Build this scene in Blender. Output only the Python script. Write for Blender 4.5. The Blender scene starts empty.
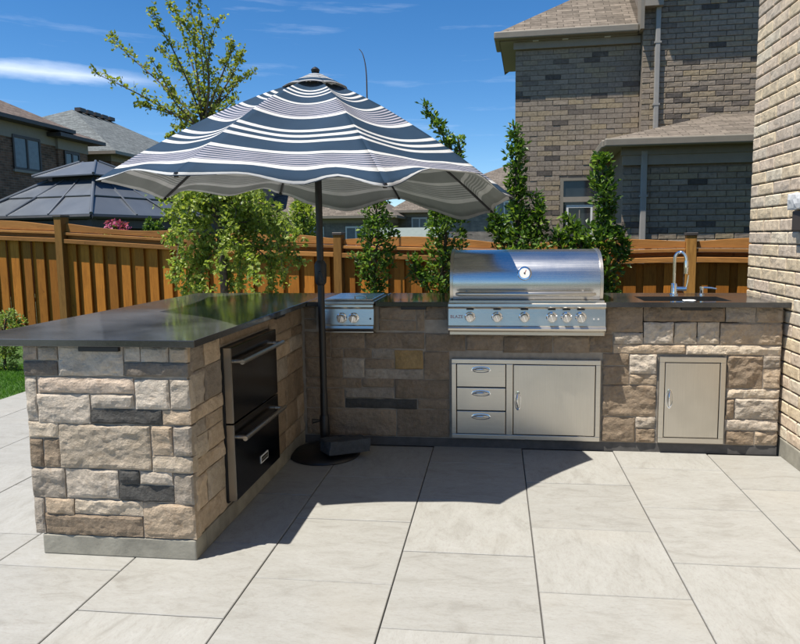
import bpy, bmesh, math, random
from mathutils import Vector, Matrix, noise as mnoise
random.seed(7)
rad = math.radians
scene = bpy.context.scene
COL = scene.collection

# ------------------------------------------------------------------ camera
F_PX, PITCH, YAW, ROLL, CAM_H, PCX, PCY = 656.08, .1069, -.114, -.0098, 1.4577, 421.679, 307.2247
FWD = Vector((math.sin(YAW)*math.cos(PITCH), math.cos(YAW)*math.cos(PITCH), -math.sin(PITCH)))
_r0 = Vector((math.cos(YAW), -math.sin(YAW), 0)); _u0 = _r0.cross(FWD)
RGT = math.cos(ROLL)*_r0 + math.sin(ROLL)*_u0
UPV = -math.sin(ROLL)*_r0 + math.cos(ROLL)*_u0
CAM = Vector((0, 0, CAM_H))
cam_d = bpy.data.cameras.new('camera'); cam = bpy.data.objects.new('camera', cam_d); COL.objects.link(cam)
m = Matrix((RGT, UPV, -FWD)).transposed().to_4x4(); m.translation = CAM
cam.matrix_world = m
cam_d.sensor_width = 36; cam_d.sensor_fit = 'HORIZONTAL'; cam_d.lens = F_PX/800*36
cam_d.shift_x = -(PCX-400)/800; cam_d.shift_y = (PCY-322)/800
cam_d.clip_start = .05; cam_d.clip_end = 3000
scene.camera = cam

# ------------------------------------------------------------------ sky, sun, exposure
SUN_DIR = Vector((.3165, .232, -1.0)).normalized()
SUN_EL = math.asin(-SUN_DIR.z); SUN_AZ = math.atan2(-SUN_DIR.x, -SUN_DIR.y)
world = bpy.data.worlds.new('World'); scene.world = world; world.use_nodes = True
wn, wl = world.node_tree.nodes, world.node_tree.links
wn.clear()
wo = wn.new('ShaderNodeOutputWorld'); bg = wn.new('ShaderNodeBackground')
sky = wn.new('ShaderNodeTexSky'); sky.sky_type = 'NISHITA'; sky.sun_disc = False
sky.sun_elevation = SUN_EL; sky.sun_rotation = SUN_AZ % (2*math.pi)
sky.altitude = 900; sky.air_density = .9; sky.dust_density = 0.15; sky.ozone_density = 4.0
bg.inputs['Strength'].default_value = .125
# thin high clouds: a long streak low in the west and faint wisps elsewhere
tc = wn.new('ShaderNodeTexCoord')
sep = wn.new('ShaderNodeSeparateXYZ'); wl.new(tc.outputs['Generated'], sep.inputs[0])
def wmath(op, a=None, b=None, c=None):
    n = wn.new('ShaderNodeMath'); n.operation = op
    for i, v in enumerate((a, b, c)):
        if v is None: continue
        if isinstance(v, (int, float)): n.inputs[i].default_value = v
        else: wl.new(v, n.inputs[i])
    return n.outputs[0]
az = wmath('ARCTAN2', sep.outputs[0], sep.outputs[1]); el = wmath('ARCSINE', sep.outputs[2])
comb = wn.new('ShaderNodeCombineXYZ'); wl.new(az, comb.inputs[0]); wl.new(el, comb.inputs[1])
def wnoise(scale, detail, sx, sy):
    mp = wn.new('ShaderNodeMapping'); mp.inputs['Scale'].default_value = (sx, sy, 1)
    wl.new(comb.outputs[0], mp.inputs[0])
    n = wn.new('ShaderNodeTexNoise'); n.inputs['Scale'].default_value = scale; n.inputs['Detail'].default_value = detail
    n.inputs['Roughness'].default_value = .6
    wl.new(mp.outputs[0], n.inputs['Vector']); return n.outputs['Fac']
n1 = wnoise(4, 6, 2.2, 9)
# streak: elevation falls along its length
d0 = wmath('SUBTRACT', el, wmath('MULTIPLY_ADD', wmath('ADD', az, .60), .01, .2125))
d0 = wmath('ADD', d0, wmath('MULTIPLY', wmath('SUBTRACT', n1, .5), .022))
prof = wmath('SUBTRACT', 1.0, wmath('MULTIPLY', wmath('ABSOLUTE', d0), 75.0))
prof = wmath('MAXIMUM', prof, 0.0)
lim = wn.new('ShaderNodeMapRange'); lim.interpolation_type = 'SMOOTHSTEP'
wl.new(az, lim.inputs[0]); lim.inputs[1].default_value = -.44; lim.inputs[2].default_value = -.60; lim.inputs[3].default_value = 0; lim.inputs[4].default_value = 1
streak = wmath('MULTIPLY', wmath('MULTIPLY', prof, lim.outputs[0]), .55)
n2 = wnoise(3, 7, 1.5, 14)
wr = wn.new('ShaderNodeMapRange'); wl.new(n2, wr.inputs[0]); wr.inputs[1].default_value = .58; wr.inputs[2].default_value = .85
wr.inputs[3].default_value = 0; wr.inputs[4].default_value = .2
cl = wmath('MINIMUM', wmath('ADD', streak, wr.outputs[0]), .9)
mixc = wn.new('ShaderNodeMixRGB'); wl.new(cl, mixc.inputs[0])
sat = wn.new('ShaderNodeHueSaturation'); sat.inputs['Saturation'].default_value = 1.27; sat.inputs['Value'].default_value = .82
wl.new(sky.outputs[0], sat.inputs['Color'])
wl.new(sat.outputs[0], mixc.inputs[1]); mixc.inputs[2].default_value = (7.6, 8.0, 8.6, 1)
wl.new(mixc.outputs[0], bg.inputs['Color']); wl.new(bg.outputs[0], wo.inputs[0])

sd = bpy.data.lights.new('sun', 'SUN'); sd.energy = 5.0; sd.angle = rad(.5); sd.color = (1, .94, .84)
so = bpy.data.objects.new('sun', sd); COL.objects.link(so)
so.rotation_euler = SUN_DIR.to_track_quat('-Z', 'Y').to_euler(); so.location = (-6, -4, 14)
scene.view_settings.view_transform = 'Standard'; scene.view_settings.look = 'None'
scene.view_settings.exposure = 0.56; scene.view_settings.gamma = 1
scene.cycles.max_bounces = 8; scene.cycles.caustics_reflective = False; scene.cycles.caustics_refractive = False
scene.cycles.sample_clamp_indirect = 6

# ------------------------------------------------------------------ helpers
def at(px, py, Y):
    """photo pixel (800 wide) -> point on the plane y = Y"""
    d = FWD + (px-PCX)/F_PX*RGT - (py-PCY)/F_PX*UPV
    return CAM + d*(Y/d.y)
def atX(px, py, X):
    d = FWD + (px-PCX)/F_PX*RGT - (py-PCY)/F_PX*UPV
    return CAM + d*(X/d.x)
def tag(o, label=None, cat=None, group=None, kind=None):
    if label: o['label'] = label
    if cat: o['category'] = cat
    if group: o['group'] = group
    if kind: o['kind'] = kind
    return o
def empty(name, loc=(0, 0, 0), rz=0, label=None, cat=None, group=None):
    o = bpy.data.objects.new(name, None); COL.objects.link(o); o.location = loc; o.rotation_euler = (0, 0, rz)
    o.empty_display_size = .1
    return tag(o, label, cat, group)
class MB:
    def __init__(s): s.v = []; s.f = []; s.uv = None
    def add(s, vs, fs):
        b = len(s.v); s.v += [tuple(p) for p in vs]; s.f += [tuple(b+i for i in f) for f in fs]; return s
    def box(s, x0, x1, y0, y1, z0, z1, M=None):
        vs = [(x, y, z) for z in (z0, z1) for y in (y0, y1) for x in (x0, x1)]
        if M is not None: vs = [M @ Vector(p) for p in vs]
        return s.add(vs, [(0, 2, 3, 1), (4, 5, 7, 6), (0, 1, 5, 4), (2, 6, 7, 3), (0, 4, 6, 2), (1, 3, 7, 5)])
    def tube(s, pts, rs, n=8, cap=True):
        pts = [Vector(p) for p in pts]
        if not hasattr(rs, '__len__'): rs = [rs]*len(pts)
        b = len(s.v); prev = None
        for i, p in enumerate(pts):
            d = (pts[min(i+1, len(pts)-1)] - pts[max(i-1, 0)]).normalized()
            if prev is None:
                a = Vector((0, 0, 1)) if abs(d.z) < .9 else Vector((1, 0, 0))
                u = d.cross(a).normalized()
            else: u = (prev - d*prev.dot(d)).normalized()
            w = d.cross(u); prev = u
            for k in range(n):
                t = 2*math.pi*k/n
                s.v.append(tuple(p + rs[i]*(math.cos(t)*u + math.sin(t)*w)))
        for i in range(len(pts)-1):
            for k in range(n):
                k2 = (k+1) % n
                s.f.append((b+i*n+k, b+i*n+k2, b+(i+1)*n+k2, b+(i+1)*n+k))
        if cap:
            s.f.append(tuple(b+k for k in reversed(range(n)))); s.f.append(tuple(b+(len(pts)-1)*n+k for k in range(n)))
        return s
    def lathe(s, prof, n=24, M=None):
        """prof: (r,z) list, about local Z"""
        b = len(s.v)
        for r, z in prof:
            for k in range(n):
                t = 2*math.pi*k/n; p = Vector((r*math.cos(t), r*math.sin(t), z))
                s.v.append(tuple(M @ p if M is not None else p))
        for i in range(len(prof)-1):
            for k in range(n):
                k2 = (k+1) % n
                s.f.append((b+i*n+k, b+i*n+k2, b+(i+1)*n+k2, b+(i+1)*n+k))
        s.f.append(tuple(b+k for k in reversed(range(n)))); s.f.append(tuple(b+(len(prof)-1)*n+k for k in range(n)))
        return s
    def extrude_x(s, prof, x0, x1):
        """closed profile of (y,z), extruded along x"""
        n = len(prof); b = len(s.v)
        for x in (x0, x1): s.v += [(x, y, z) for y, z in prof]
        for k in range(n):
            k2 = (k+1) % n; s.f.append((b+k, b+n+k, b+n+k2, b+k2))
        s.f.append(tuple(b+k for k in range(n))); s.f.append(tuple(b+n+k for k in reversed(range(n))))
        return s
    def mesh(s, name, smooth=False, fix=True):
        me = bpy.data.meshes.new(name); me.from_pydata(s.v, [], s.f); me.validate()
        if fix:
            bm = bmesh.new(); bm.from_mesh(me); bmesh.ops.recalc_face_normals(bm, faces=bm.faces); bm.to_mesh(me); bm.free()
        if smooth: me.shade_smooth()
        return me
    def build(s, name, mat, parent=None, smooth=False, bevel=0, loc=None, rz=0, fix=True, auto=None, segs=2):
        me = s.mesh(name, smooth, fix)
        return link(name, me, mat, parent, bevel, loc, rz, auto, segs)
def link(name, me, mat, parent=None, bevel=0, loc=None, rz=0, auto=None, segs=2):
    if mat and not me.materials: me.materials.append(mat)
    o = bpy.data.objects.new(name, me); COL.objects.link(o)
    if parent: o.parent = parent
    if loc is not None: o.location = loc
    if rz: o.rotation_euler = (0, 0, rz)
    if bevel:
        b = o.modifiers.new('bevel', 'BEVEL'); b.width = bevel; b.segments = segs; b.limit_method = 'ANGLE'; b.angle_limit = rad(40)
        b.harden_normals = False
    if auto:
        me.shade_smooth(); me.set_sharp_from_angle(angle=rad(auto))
    return o
def box(name, mat, parent, x0, x1, y0, y1, z0, z1, bevel=0, **k):
    return MB().box(x0, x1, y0, y1, z0, z1).build(name, mat, parent, bevel=bevel, **k)

# ------------------------------------------------------------------ materials
class NT:
    def __init__(s, name):
        s.m = bpy.data.materials.new(name); s.m.use_nodes = True; s.n = s.m.node_tree.nodes; s.l = s.m.node_tree.links
        s.p = s.n['Principled BSDF']
    def new(s, t, **kw):
        n = s.n.new(t)
        for k, v in kw.items():
            if k in n.inputs: n.inputs[k].default_value = v
            else: setattr(n, k, v)
        return n
    def put(s, sock, v):
        if isinstance(v, bpy.types.NodeSocket): s.l.new(v, sock)
        else: sock.default_value = v
    def math(s, op, a, b=0.0, c=0.0, clamp=False):
        n = s.n.new('ShaderNodeMath'); n.operation = op; n.use_clamp = clamp
        for i, v in enumerate((a, b, c)): s.put(n.inputs[i], v)
        return n.outputs[0]
    def mix(s, fac, a, b, mode='MIX'):
        n = s.n.new('ShaderNodeMixRGB'); n.blend_type = mode
        s.put(n.inputs[0], fac)
        for i, v in ((1, a), (2, b)):
            s.put(n.inputs[i], v if isinstance(v, bpy.types.NodeSocket) else (*v, 1) if len(v) == 3 else v)
        return n.outputs[0]
    def coord(s, which='Object', scale=(1, 1, 1), rot=(0, 0, 0), rnd=0.0):
        t = s.n.new('ShaderNodeTexCoord'); mp = s.n.new('ShaderNodeMapping')
        mp.inputs['Scale'].default_value = scale; mp.inputs['Rotation'].default_value = rot
        s.l.new(t.outputs[which], mp.inputs[0])
        if rnd:
            oi = s.n.new('ShaderNodeObjectInfo'); mu = s.math('MULTIPLY', oi.outputs['Random'], rnd)
            cb = s.n.new('ShaderNodeCombineXYZ')
            for i in range(3): s.l.new(mu, cb.inputs[i])
            s.l.new(cb.outputs[0], mp.inputs['Location'])
        return mp.outputs[0]
    def noise(s, vec, scale, detail=4, rough=.55, dist=0.0):
        n = s.n.new('ShaderNodeTexNoise'); n.inputs['Scale'].default_value = scale; n.inputs['Detail'].default_value = detail
        n.inputs['Roughness'].default_value = rough; n.inputs['Distortion'].default_value = dist
        if vec is not None: s.l.new(vec, n.inputs['Vector'])
        return n.outputs['Fac']
    def ramp(s, fac, a, b, lo=0.0, hi=1.0):
        n = s.n.new('ShaderNodeMapRange'); s.put(n.inputs[0], fac)
        n.inputs[1].default_value = a; n.inputs[2].default_value = b; n.inputs[3].default_value = lo; n.inputs[4].default_value = hi
        return n.outputs[0]
    def cramp(s, fac, stops, interp='LINEAR'):
        n = s.n.new('ShaderNodeValToRGB'); n.color_ramp.interpolation = interp
        e = n.color_ramp.elements
        while len(e) < len(stops): e.new(.5)
        for i, (p, c) in enumerate(stops): e[i].position = p; e[i].color = (*c, 1)
        s.put(n.inputs[0], fac); return n.outputs[0]
    def bump(s, h, strength=.3, dist=.01):
        n = s.n.new('ShaderNodeBump'); n.inputs['Strength'].default_value = strength; n.inputs['Distance'].default_value = dist
        s.l.new(h, n.inputs['Height']); s.l.new(n.outputs[0], s.p.inputs['Normal'])
    def rand(s): return s.n.new('ShaderNodeObjectInfo').outputs['Random']
    def island(s): return s.n.new('ShaderNodeNewGeometry').outputs['Random Per Island']
    def set(s, **kw):
        for k, v in kw.items():
            nm = {'base': 'Base Color', 'rough': 'Roughness', 'metal': 'Metallic', 'spec': 'Specular IOR Level', 'coat': 'Coat Weight', 'coatr': 'Coat Roughness', 'trans': 'Transmission Weight', 'aniso': 'Anisotropic'}[k]
            if isinstance(v, tuple) and len(v) == 3: v = (*v, 1)
            s.put(s.p.inputs[nm], v)
        return s.m

def simple(name, c, rough=.6, metal=0.0, spec=.5, var=.06, scale=8, bump=0.0):
    t = NT(name); n = t.noise(t.coord(), scale, 5)
    col = t.mix(1.0, c, t.cramp(n, [(.25, (1-var*2,)*3), (.75, (1+var,)*3)]), 'MULTIPLY')
    t.set(base=col, rough=t.ramp(n, .2, .8, rough*.9, min(1, rough*1.1)), metal=metal, spec=spec)
    if bump: t.bump(t.noise(t.coord(), scale*6, 6), bump, .005)
    return t.m

def stone_mat(name, c, var=.25):
    t = NT(name); v = t.coord(rnd=37.0); oi = t.rand()
    big = t.noise(v, 5, 5, .6, .6); fine = t.noise(v, 38, 8, .7); spots = t.noise(v, 14, 6, .65, 1.0)
    tone = t.ramp(oi, 0, 1, .82, 1.16)
    a = t.mix(1.0, c, t.cramp(big, [(.25, (1-var, 1-var*1.05, 1-var*1.15)), (.55, (1, 1, 1)), (.8, (1.10, 1.11, 1.12))]), 'MULTIPLY')
    a = t.mix(t.ramp(spots, .52, .72, 0, .45), a, (c[0]*.62, c[1]*.52, c[2]*.42))
    a = t.mix(1.0, a, t.cramp(fine, [(.3, (.78, .78, .78)), (.7, (1.12, 1.12, 1.12))]), 'MULTIPLY')
    cb = t.n.new('ShaderNodeCombineXYZ')
    for i in range(3): t.l.new(tone, cb.inputs[i])
    a = t.mix(1.0, a, cb.outputs[0], 'MULTIPLY')
    t.set(base=a, rough=.88, spec=.25)
    h = t.math('ADD', t.math('MULTIPLY', fine, .6), t.math('MULTIPLY', t.noise(v, 90, 5, .7), .4))
    t.bump(h, .9, .014); return t.m
ST = {
 'B': stone_mat('stone_beige', (.56, .47, .36)),
 'L': stone_mat('stone_light_grey', (.56, .485, .395)),
 'T': stone_mat('stone_tan', (.49, .385, .275)),
 'N': stone_mat('stone_brown', (.32, .245, .172)),
 'G': stone_mat('stone_grey', (.45, .385, .31)),
 'D': stone_mat('stone_dark_grey', (.25, .212, .172)),
 'C': stone_mat('stone_charcoal', (.085, .082, .076), .15),
 'P': stone_mat('stone_pinkish', (.53, .425, .33)),
 'Y': stone_mat('stone_golden', (.42, .285, .13)),
}
MORTAR = simple('mortar', (.36, .31, .25), .95, var=.12, scale=20, bump=.4)
CONCRETE = simple('concrete', (.34, .32, .26), .9, var=.22, scale=7, bump=.35)
JOINT = simple('paver_joint', (.10, .095, .09), .95, var=.15, scale=20)

def paver_mat():
    t = NT('porcelain_paver'); v = t.coord(rnd=53.0); oi = t.rand()
    r = t.n.new('ShaderNodeMapping'); t.l.new(v, r.inputs[0]); r.inputs['Scale'].default_value = (1.0, 2.4, 1); r.inputs['Rotation'].default_value = (0, 0, .5)
    flip = t.n.new('ShaderNodeMapping'); t.l.new(v, flip.inputs[0]); flip.inputs['Scale'].default_value = (2.3, 1.0, 1); flip.inputs['Rotation'].default_value = (0, 0, .25)
    vein = t.mix(t.math('GREATER_THAN', oi, .6), r.outputs[0], flip.outputs[0])
    n1 = t.noise(vein, 4.2, 10, .68, 1.0); n2 = t.noise(vein, 26, 8, .75, .6); n3 = t.noise(v, 1.1, 3)
    a = t.cramp(n1, [(.30, (.26, .252, .228)), (.46, (.325, .320, .295)), (.7, (.365, .362, .34))])
    a = t.mix(t.ramp(n2, .5, .75, 0, .65), a, (.24, .222, .195))
    a = t.mix(t.ramp(t.noise(vein, 70, 4, .7), .5, .7, 0, .3), a, (.22, .21, .19))
    a = t.mix(t.ramp(n3, .55, .75, 0, .35), a, (.36, .335, .285))
    sc = t.ramp(oi, 0, 1, .95, 1.04); cb = t.n.new('ShaderNodeCombineXYZ')
    for i in range(3): t.l.new(sc, cb.inputs[i])
    a = t.mix(1.0, a, cb.outputs[0], 'MULTIPLY')
    t.set(base=a, rough=t.ramp(n2, .3, .7, .5, .68), spec=.35)
    t.bump(t.math('ADD', n1, t.math('MULTIPLY', n2, .5)), .22, .004); return t.m
PAVER = paver_mat()

def granite_mat(name, d0, d1):
    t = NT(name); v = t.coord()
    f = t.noise(v, 260, 3, .7); vo = t.n.new('ShaderNodeTexVoronoi'); vo.inputs['Scale'].default_value = 420; t.l.new(v, vo.inputs['Vector'])
    dust_sheen = t.noise(v, 1.3, 6, .6, .6)
    a = t.cramp(f, [(.35, (.006, .006, .006)), (.62, (.024, .024, .024)), (.8, (.085, .085, .082))])
    a = t.mix(t.ramp(vo.outputs['Distance'], .0, .18, .5, 0), a, (.10, .10, .10))
    a = t.mix(t.ramp(dust_sheen, .35, .68, d0, d1), a, (.19, .195, .195))  # grey film: dust, and mirrored sky painted into the base colour
    t.set(base=a, rough=t.ramp(dust_sheen, .3, .7, .06, .15), spec=.7); return t.m
GRANITE = granite_mat('black_granite', .03, .25); GRANITE_DUST_SHEEN = granite_mat('black_granite_dust_sheen', .10, .50)  # peninsula copy is greyer, its colour imitating sky reflection besides dust
BLOCK = stone_mat('dark_granite_block', (.075, .082, .09), .3)

def steel(name, c=(.62, .60, .56), rough=.24, sc=(3, 400, 400), bump=.06, smear=.0):
    t = NT(name); v = t.coord(scale=sc); n = t.noise(v, 1.0, 4, .7); b = t.noise(t.coord(), 3.5, 5)
    a = t.mix(1.0, c, t.cramp(n, [(.3, (.9, .9, .9)), (.7, (1.06, 1.06, 1.06))]), 'MULTIPLY')
    a = t.mix(t.ramp(b, .5, .75, 0, smear), a, (c[0]*.75, c[1]*.74, c[2]*.72))
    t.set(base=a, rough=t.math('ADD', t.ramp(n, .25, .75, rough*.75, rough*1.25), t.ramp(b, .4, .75, 0, .06)), metal=1.0)
    t.bump(n, bump, .002); return t.m
STEEL = steel('brushed_steel', (.66, .61, .53), rough=.30)
STEEL_HOOD = steel('hood_steel', (.68, .67, .65), .24, (2, 300, 300), .03, .15)
STEEL_DOOR = steel('satin_steel_door', (.64, .60, .53), .34, (500, 500, 4), .05, .35)
STEEL_DRAWER = steel('satin_steel_drawer', (.64, .60, .53), .33, (4, 500, 500), .05, .3)
CHROME = simple('chrome', (.82, .83, .85), .07, 1.0, var=.02)
DARKSTEEL = steel('black_steel', (.15, .135, .12), .17, (300, 4, 300), .02)
STEEL_EDGE = simple('steel_edge', (.55, .52, .47), .32, 1.0, var=.05, scale=3)
BLACK = simple('black_powder_coat', (.012, .012, .013), .42, var=.15, scale=30)
BLACKPL = simple('black_plastic', (.02, .02, .02), .5, var=.1)
WHITEPL = simple('white_enamel', (.8, .8, .78), .35, var=.03)
REDPT = simple('red_print', (.35, .04, .03), .5)
SINKM = simple('black_sink', (.012, .012, .013), .3, var=.1)
GRATE = simple('cast_grate', (.03, .03, .03), .5, .6)

def cedar(name, c, sc=(14, 14, 1.2)):
    t = NT(name); v = t.coord(scale=sc, rnd=31.0); n = t.noise(v, 3.0, 8, .65, 1.2); k = t.noise(t.coord(rnd=31.0), 2.2, 3); oi = t.rand()
    vo = t.n.new('ShaderNodeTexVoronoi'); vo.inputs['Scale'].default_value = 3.2; t.l.new(t.coord(scale=(1.6, 1.6, 1), rnd=31.0), vo.inputs['Vector'])
    a = t.mix(1.0, c, t.cramp(n, [(.25, (.60, .54, .48)), (.5, (1, 1, 1)), (.75, (1.22, 1.20, 1.14))]), 'MULTIPLY')
    a = t.mix(t.ramp(vo.outputs['Distance'], .03, .09, .65, 0), a, (c[0]*.28, c[1]*.2, c[2]*.2))
    sc2 = t.ramp(oi, 0, 1, .62, 1.25); cb = t.n.new('ShaderNodeCombineXYZ')
    for i in range(3): t.l.new(sc2, cb.inputs[i])
    a = t.mix(1.0, a, cb.outputs[0], 'MULTIPLY')
    a = t.mix(t.ramp(k, .5, .75, 0, .3), a, (c[0]*.6, c[1]*.55, c[2]*.5))
    t.set(base=a, rough=.72, spec=.25); t.bump(n, .35, .004); return t.m
CEDAR = cedar('stained_cedar', (.44, .165, .022))
CEDAR_X = cedar('stained_cedar_rail', (.36, .165, .045), (1.2, 14, 14))
CEDAR_POST = cedar('stained_cedar_post', (.33, .165, .04))

def brick_piece(name, stops, island=False, bump=.6):
    t = NT(name); v = t.coord(rnd=0 if island else 41.0); r = t.island() if island else t.rand()
    w = t.n.new('ShaderNodeTexWhiteNoise'); w.noise_dimensions = '1D'; t.l.new(r, w.inputs['W'])
    a = t.cramp(w.outputs['Value'], stops)
    n = t.noise(v, 22, 7, .65, .4); n2 = t.noise(v, 7, 4, .6)
    a = t.mix(1.0, a, t.cramp(n, [(.3, (.66, .64, .62)), (.55, (1, 1, 1)), (.8, (1.14, 1.14, 1.14))]), 'MULTIPLY')
    a = t.mix(t.ramp(n2, .55, .75, 0, .35), a, (.33, .28, .23))
    t.set(base=a, rough=.9, spec=.2); t.bump(n, bump, .012); return t.m
CREAM = [(0, (.68, .55, .37)), (.3, (.76, .62, .43)), (.55, (.71, .57, .43)), (.8, (.60, .50, .39)), (1, (.78, .68, .51))]
TAUPE = [(0, (.285, .235, .18)), (.18, (.335, .275, .215)), (.45, (.265, .22, .175)), (.62, (.36, .285, .185)), (.85, (.30, .245, .195)), (.93, (.15, .125, .105)), (1, (.09, .08, .072))]
BRICK_NEAR = brick_piece('cream_brick', CREAM); BRICK_NEAR_I = brick_piece('cream_brick_mass', CREAM, True)
BRICK_FAR = brick_piece('taupe_brick', TAUPE, False, .3); BRICK_FAR_I = brick_piece('taupe_brick_mass', TAUPE, True, .3)
MORTAR_NEAR = simple('raked_mortar', (.16, .14, .12), .95, var=.1, scale=20)
MORTAR_FAR = simple('grey_mortar', (.24, .195, .15), .95, var=.1, scale=20)
def brick_tex(name, c1, c2, cm, bw=.24, bh=.08):
    t = NT(name); tcn = t.n.new('ShaderNodeTexCoord'); sp = t.n.new('ShaderNodeSeparateXYZ'); t.l.new(tcn.outputs['Object'], sp.inputs[0])
    cb = t.n.new('ShaderNodeCombineXYZ'); t.l.new(t.math('ADD', sp.outputs[0], sp.outputs[1]), cb.inputs[0]); t.l.new(sp.outputs[2], cb.inputs[1])
    b = t.n.new('ShaderNodeTexBrick'); t.l.new(cb.outputs[0], b.inputs['Vector'])
    b.inputs['Color1'].default_value = (*c1, 1); b.inputs['Color2'].default_value = (*c2, 1); b.inputs['Mortar'].default_value = (*cm, 1)
    b.inputs['Scale'].default_value = 1; b.inputs['Brick Width'].default_value = bw; b.inputs['Row Height'].default_value = bh; b.inputs['Mortar Size'].default_value = .008
    n = t.noise(t.coord(), 3, 5)
    t.set(base=t.mix(1.0, b.outputs['Color'], t.cramp(n, [(.3, (.7, .7, .7)), (.7, (1.2, 1.2, 1.2))]), 'MULTIPLY'), rough=.9, spec=.2)
    t.bump(b.outputs['Fac'], -.5, .01); return t.m
BRICKTEX_BROWN = brick_tex('brown_brick_far', (.26, .14, .09), (.13, .08, .058), (.24, .185, .14))
BRICKTEX_GREY = brick_tex('grey_brick_far', (.26, .225, .19), (.19, .165, .145), (.25, .225, .20))
def shingle(name, c, rh=.11, bw=.28):
    """shingle courses laid in the roof's own UVs (metres)"""
    t = NT(name); tcn = t.n.new('ShaderNodeTexCoord')
    b = t.n.new('ShaderNodeTexBrick'); t.l.new(tcn.outputs['UV'], b.inputs['Vector'])
    b.inputs['Color1'].default_value = (*[x*1.22 for x in c], 1); b.inputs['Color2'].default_value = (*[x*.68 for x in c], 1); b.inputs['Mortar'].default_value = (*[x*.38 for x in c], 1)
    b.inputs['Scale'].default_value = 1; b.inputs['Brick Width'].default_value = bw; b.inputs['Row Height'].default_value = rh; b.inputs['Mortar Size'].default_value = .007
    b.inputs['Mortar Smooth'].default_value = .2
    b.offset = .37; b.offset_frequency = 2
    n = t.noise(tcn.outputs['UV'], 9, 6, .7)
    t.set(base=t.mix(1.0, b.outputs['Color'], t.cramp(n, [(.3, (.68, .68, .68)), (.7, (1.25, 1.25, 1.25))]), 'MULTIPLY'), rough=.92, spec=.2)
    t.bump(b.outputs['Fac'], -.7, .015); return t.m
SHINGLE_TAUPE = shingle('taupe_shingles', (.185, .155, .125)); SHINGLE_BROWN = shingle('brown_shingles', (.16, .125, .105))
SHINGLE_GREY = shingle('grey_shingles', (.15, .165, .165)); SHINGLE_TAN = shingle('tan_shingles', (.165, .14, .115))
TRIM = simple('taupe_aluminium', (.24, .21, .165), .5, var=.05); TRIM_L = simple('pale_stucco_trim', (.29, .255, .21), .7, var=.05)
TRIM_D = simple('dark_trim', (.06, .05, .045), .5, var=.05)
WHITE = simple('white_paint', (.75, .75, .73), .5, var=.04); GALV = simple('grey_downspout', (.33, .31, .28), .45, var=.05)
def glass_mat(name, c=(.02, .025, .03)):
    t = NT(name); n = t.noise(t.coord(), 1.7, 3)
    t.set(base=t.mix(t.ramp(n, .4, .6, 0, .5), c, tuple(x*2.2 for x in c)), rough=.04, spec=.5); return t.m
GLASS = glass_mat('window_glass'); CURTAIN = simple('pale_blind', (.16, .19, .21), .25, var=.1)

def leaf_mat(name, cs, trans=.35, rough=.45):
    t = NT(name); r = t.island()
    a = t.cramp(r, [(i/(len(cs)-1), c) for i, c in enumerate(cs)])
    t.set(base=a, rough=rough, spec=.4)
    tr = t.n.new('ShaderNodeBsdfTranslucent'); mx = t.n.new('ShaderNodeMixShader'); mx.inputs[0].default_value = trans
    t.l.new(t.mix(1.0, a, (1.5, 1.6, .7), 'MULTIPLY'), tr.inputs['Color'])
    t.l.new(t.p.outputs[0], mx.inputs[1]); t.l.new(tr.outputs[0], mx.inputs[2]); t.l.new(mx.outputs[0], t.n['Material Output'].inputs[0])
    return t.m
LEAF_BIRCH = leaf_mat('birch_leaf', [(.13, .17, .03), (.23, .28, .05), (.36, .38, .08), (.17, .21, .04)], .45)
LEAF_BIRCH_LOW = leaf_mat('birch_leaf_low', [(.09, .15, .03), (.22, .30, .06), (.40, .45, .11), (.15, .21, .04)], .42)
LEAF_DARK = leaf_mat('shrub_leaf', [(.035, .08, .016), (.065, .135, .022), (.11, .20, .030), (.23, .32, .05)], .32, .38)
LEAF_LIGHT = leaf_mat('pale_leaf', [(.15, .22, .05), (.24, .31, .08), (.30, .36, .12)], .35)
LEAF_FAR = leaf_mat('far_leaf', [(.03, .06, .02), (.05, .085, .025), (.07, .11, .03)], .2)
PETAL = leaf_mat('pink_petal', [(.40, .06, .14), (.5, .12, .22), (.25, .03, .08)], .2)
BARK = simple('bark', (.13, .105, .085), .9, var=.3, scale=25, bump=.6); TWIG = simple('twig', (.085, .06, .045), .85, var=.2, scale=20)
GRASS = leaf_mat('grass_blade', [(.07, .17, .02), (.10, .23, .03), (.14, .28, .045)], .3, .6)
LAWN = simple('lawn_soil', (.06, .12, .022), .95, var=.3, scale=10, bump=.5)
SOIL = simple('yard_ground', (.075, .10, .035), .95, var=.35, scale=2, bump=.4)

# ------------------------------------------------------------------ ground, lawn, patio
def sheet(name, mat, pts, parent=None):
    o = MB().add(pts, [tuple(range(len(pts)))]).build(name, mat, parent, fix=False)
    return o
def ground_z(x, y):
    """yard grade: level by the patio, falling towards the fence line"""
    t = min(1, max(0, (y-6.2)/2.4)); t = t*t*(3-2*t)
    side = min(1, max(0, (-4.7-x)/3.0)); side = side*side*(3-2*side)
    return -.012 - .33*t*(1-.75*side)
g = MB(); nx, ny = 90, 90
def gx(i): u = i/nx*2-1; return math.copysign(abs(u)**3.2*900 + abs(u)*14, u)
def gy(j): u = j/ny*2-1; return 5 + math.copysign(abs(u)**3.2*900 + abs(u)*14, u)
for j in range(ny+1):
    for i in range(nx+1):
        x, y = gx(i), gy(j); g.v.append((x, y, ground_z(x, y) - (.06 if (-5.6 < x < 2.6 and y < 7.4) else 0)))
for j in range(ny):
    for i in range(nx):
        a = j*(nx+1)+i; g.f.append((a, a+1, a+nx+2, a+nx+1))
tag(g.build('ground', SOIL, fix=False, smooth=True), kind='structure')
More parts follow.
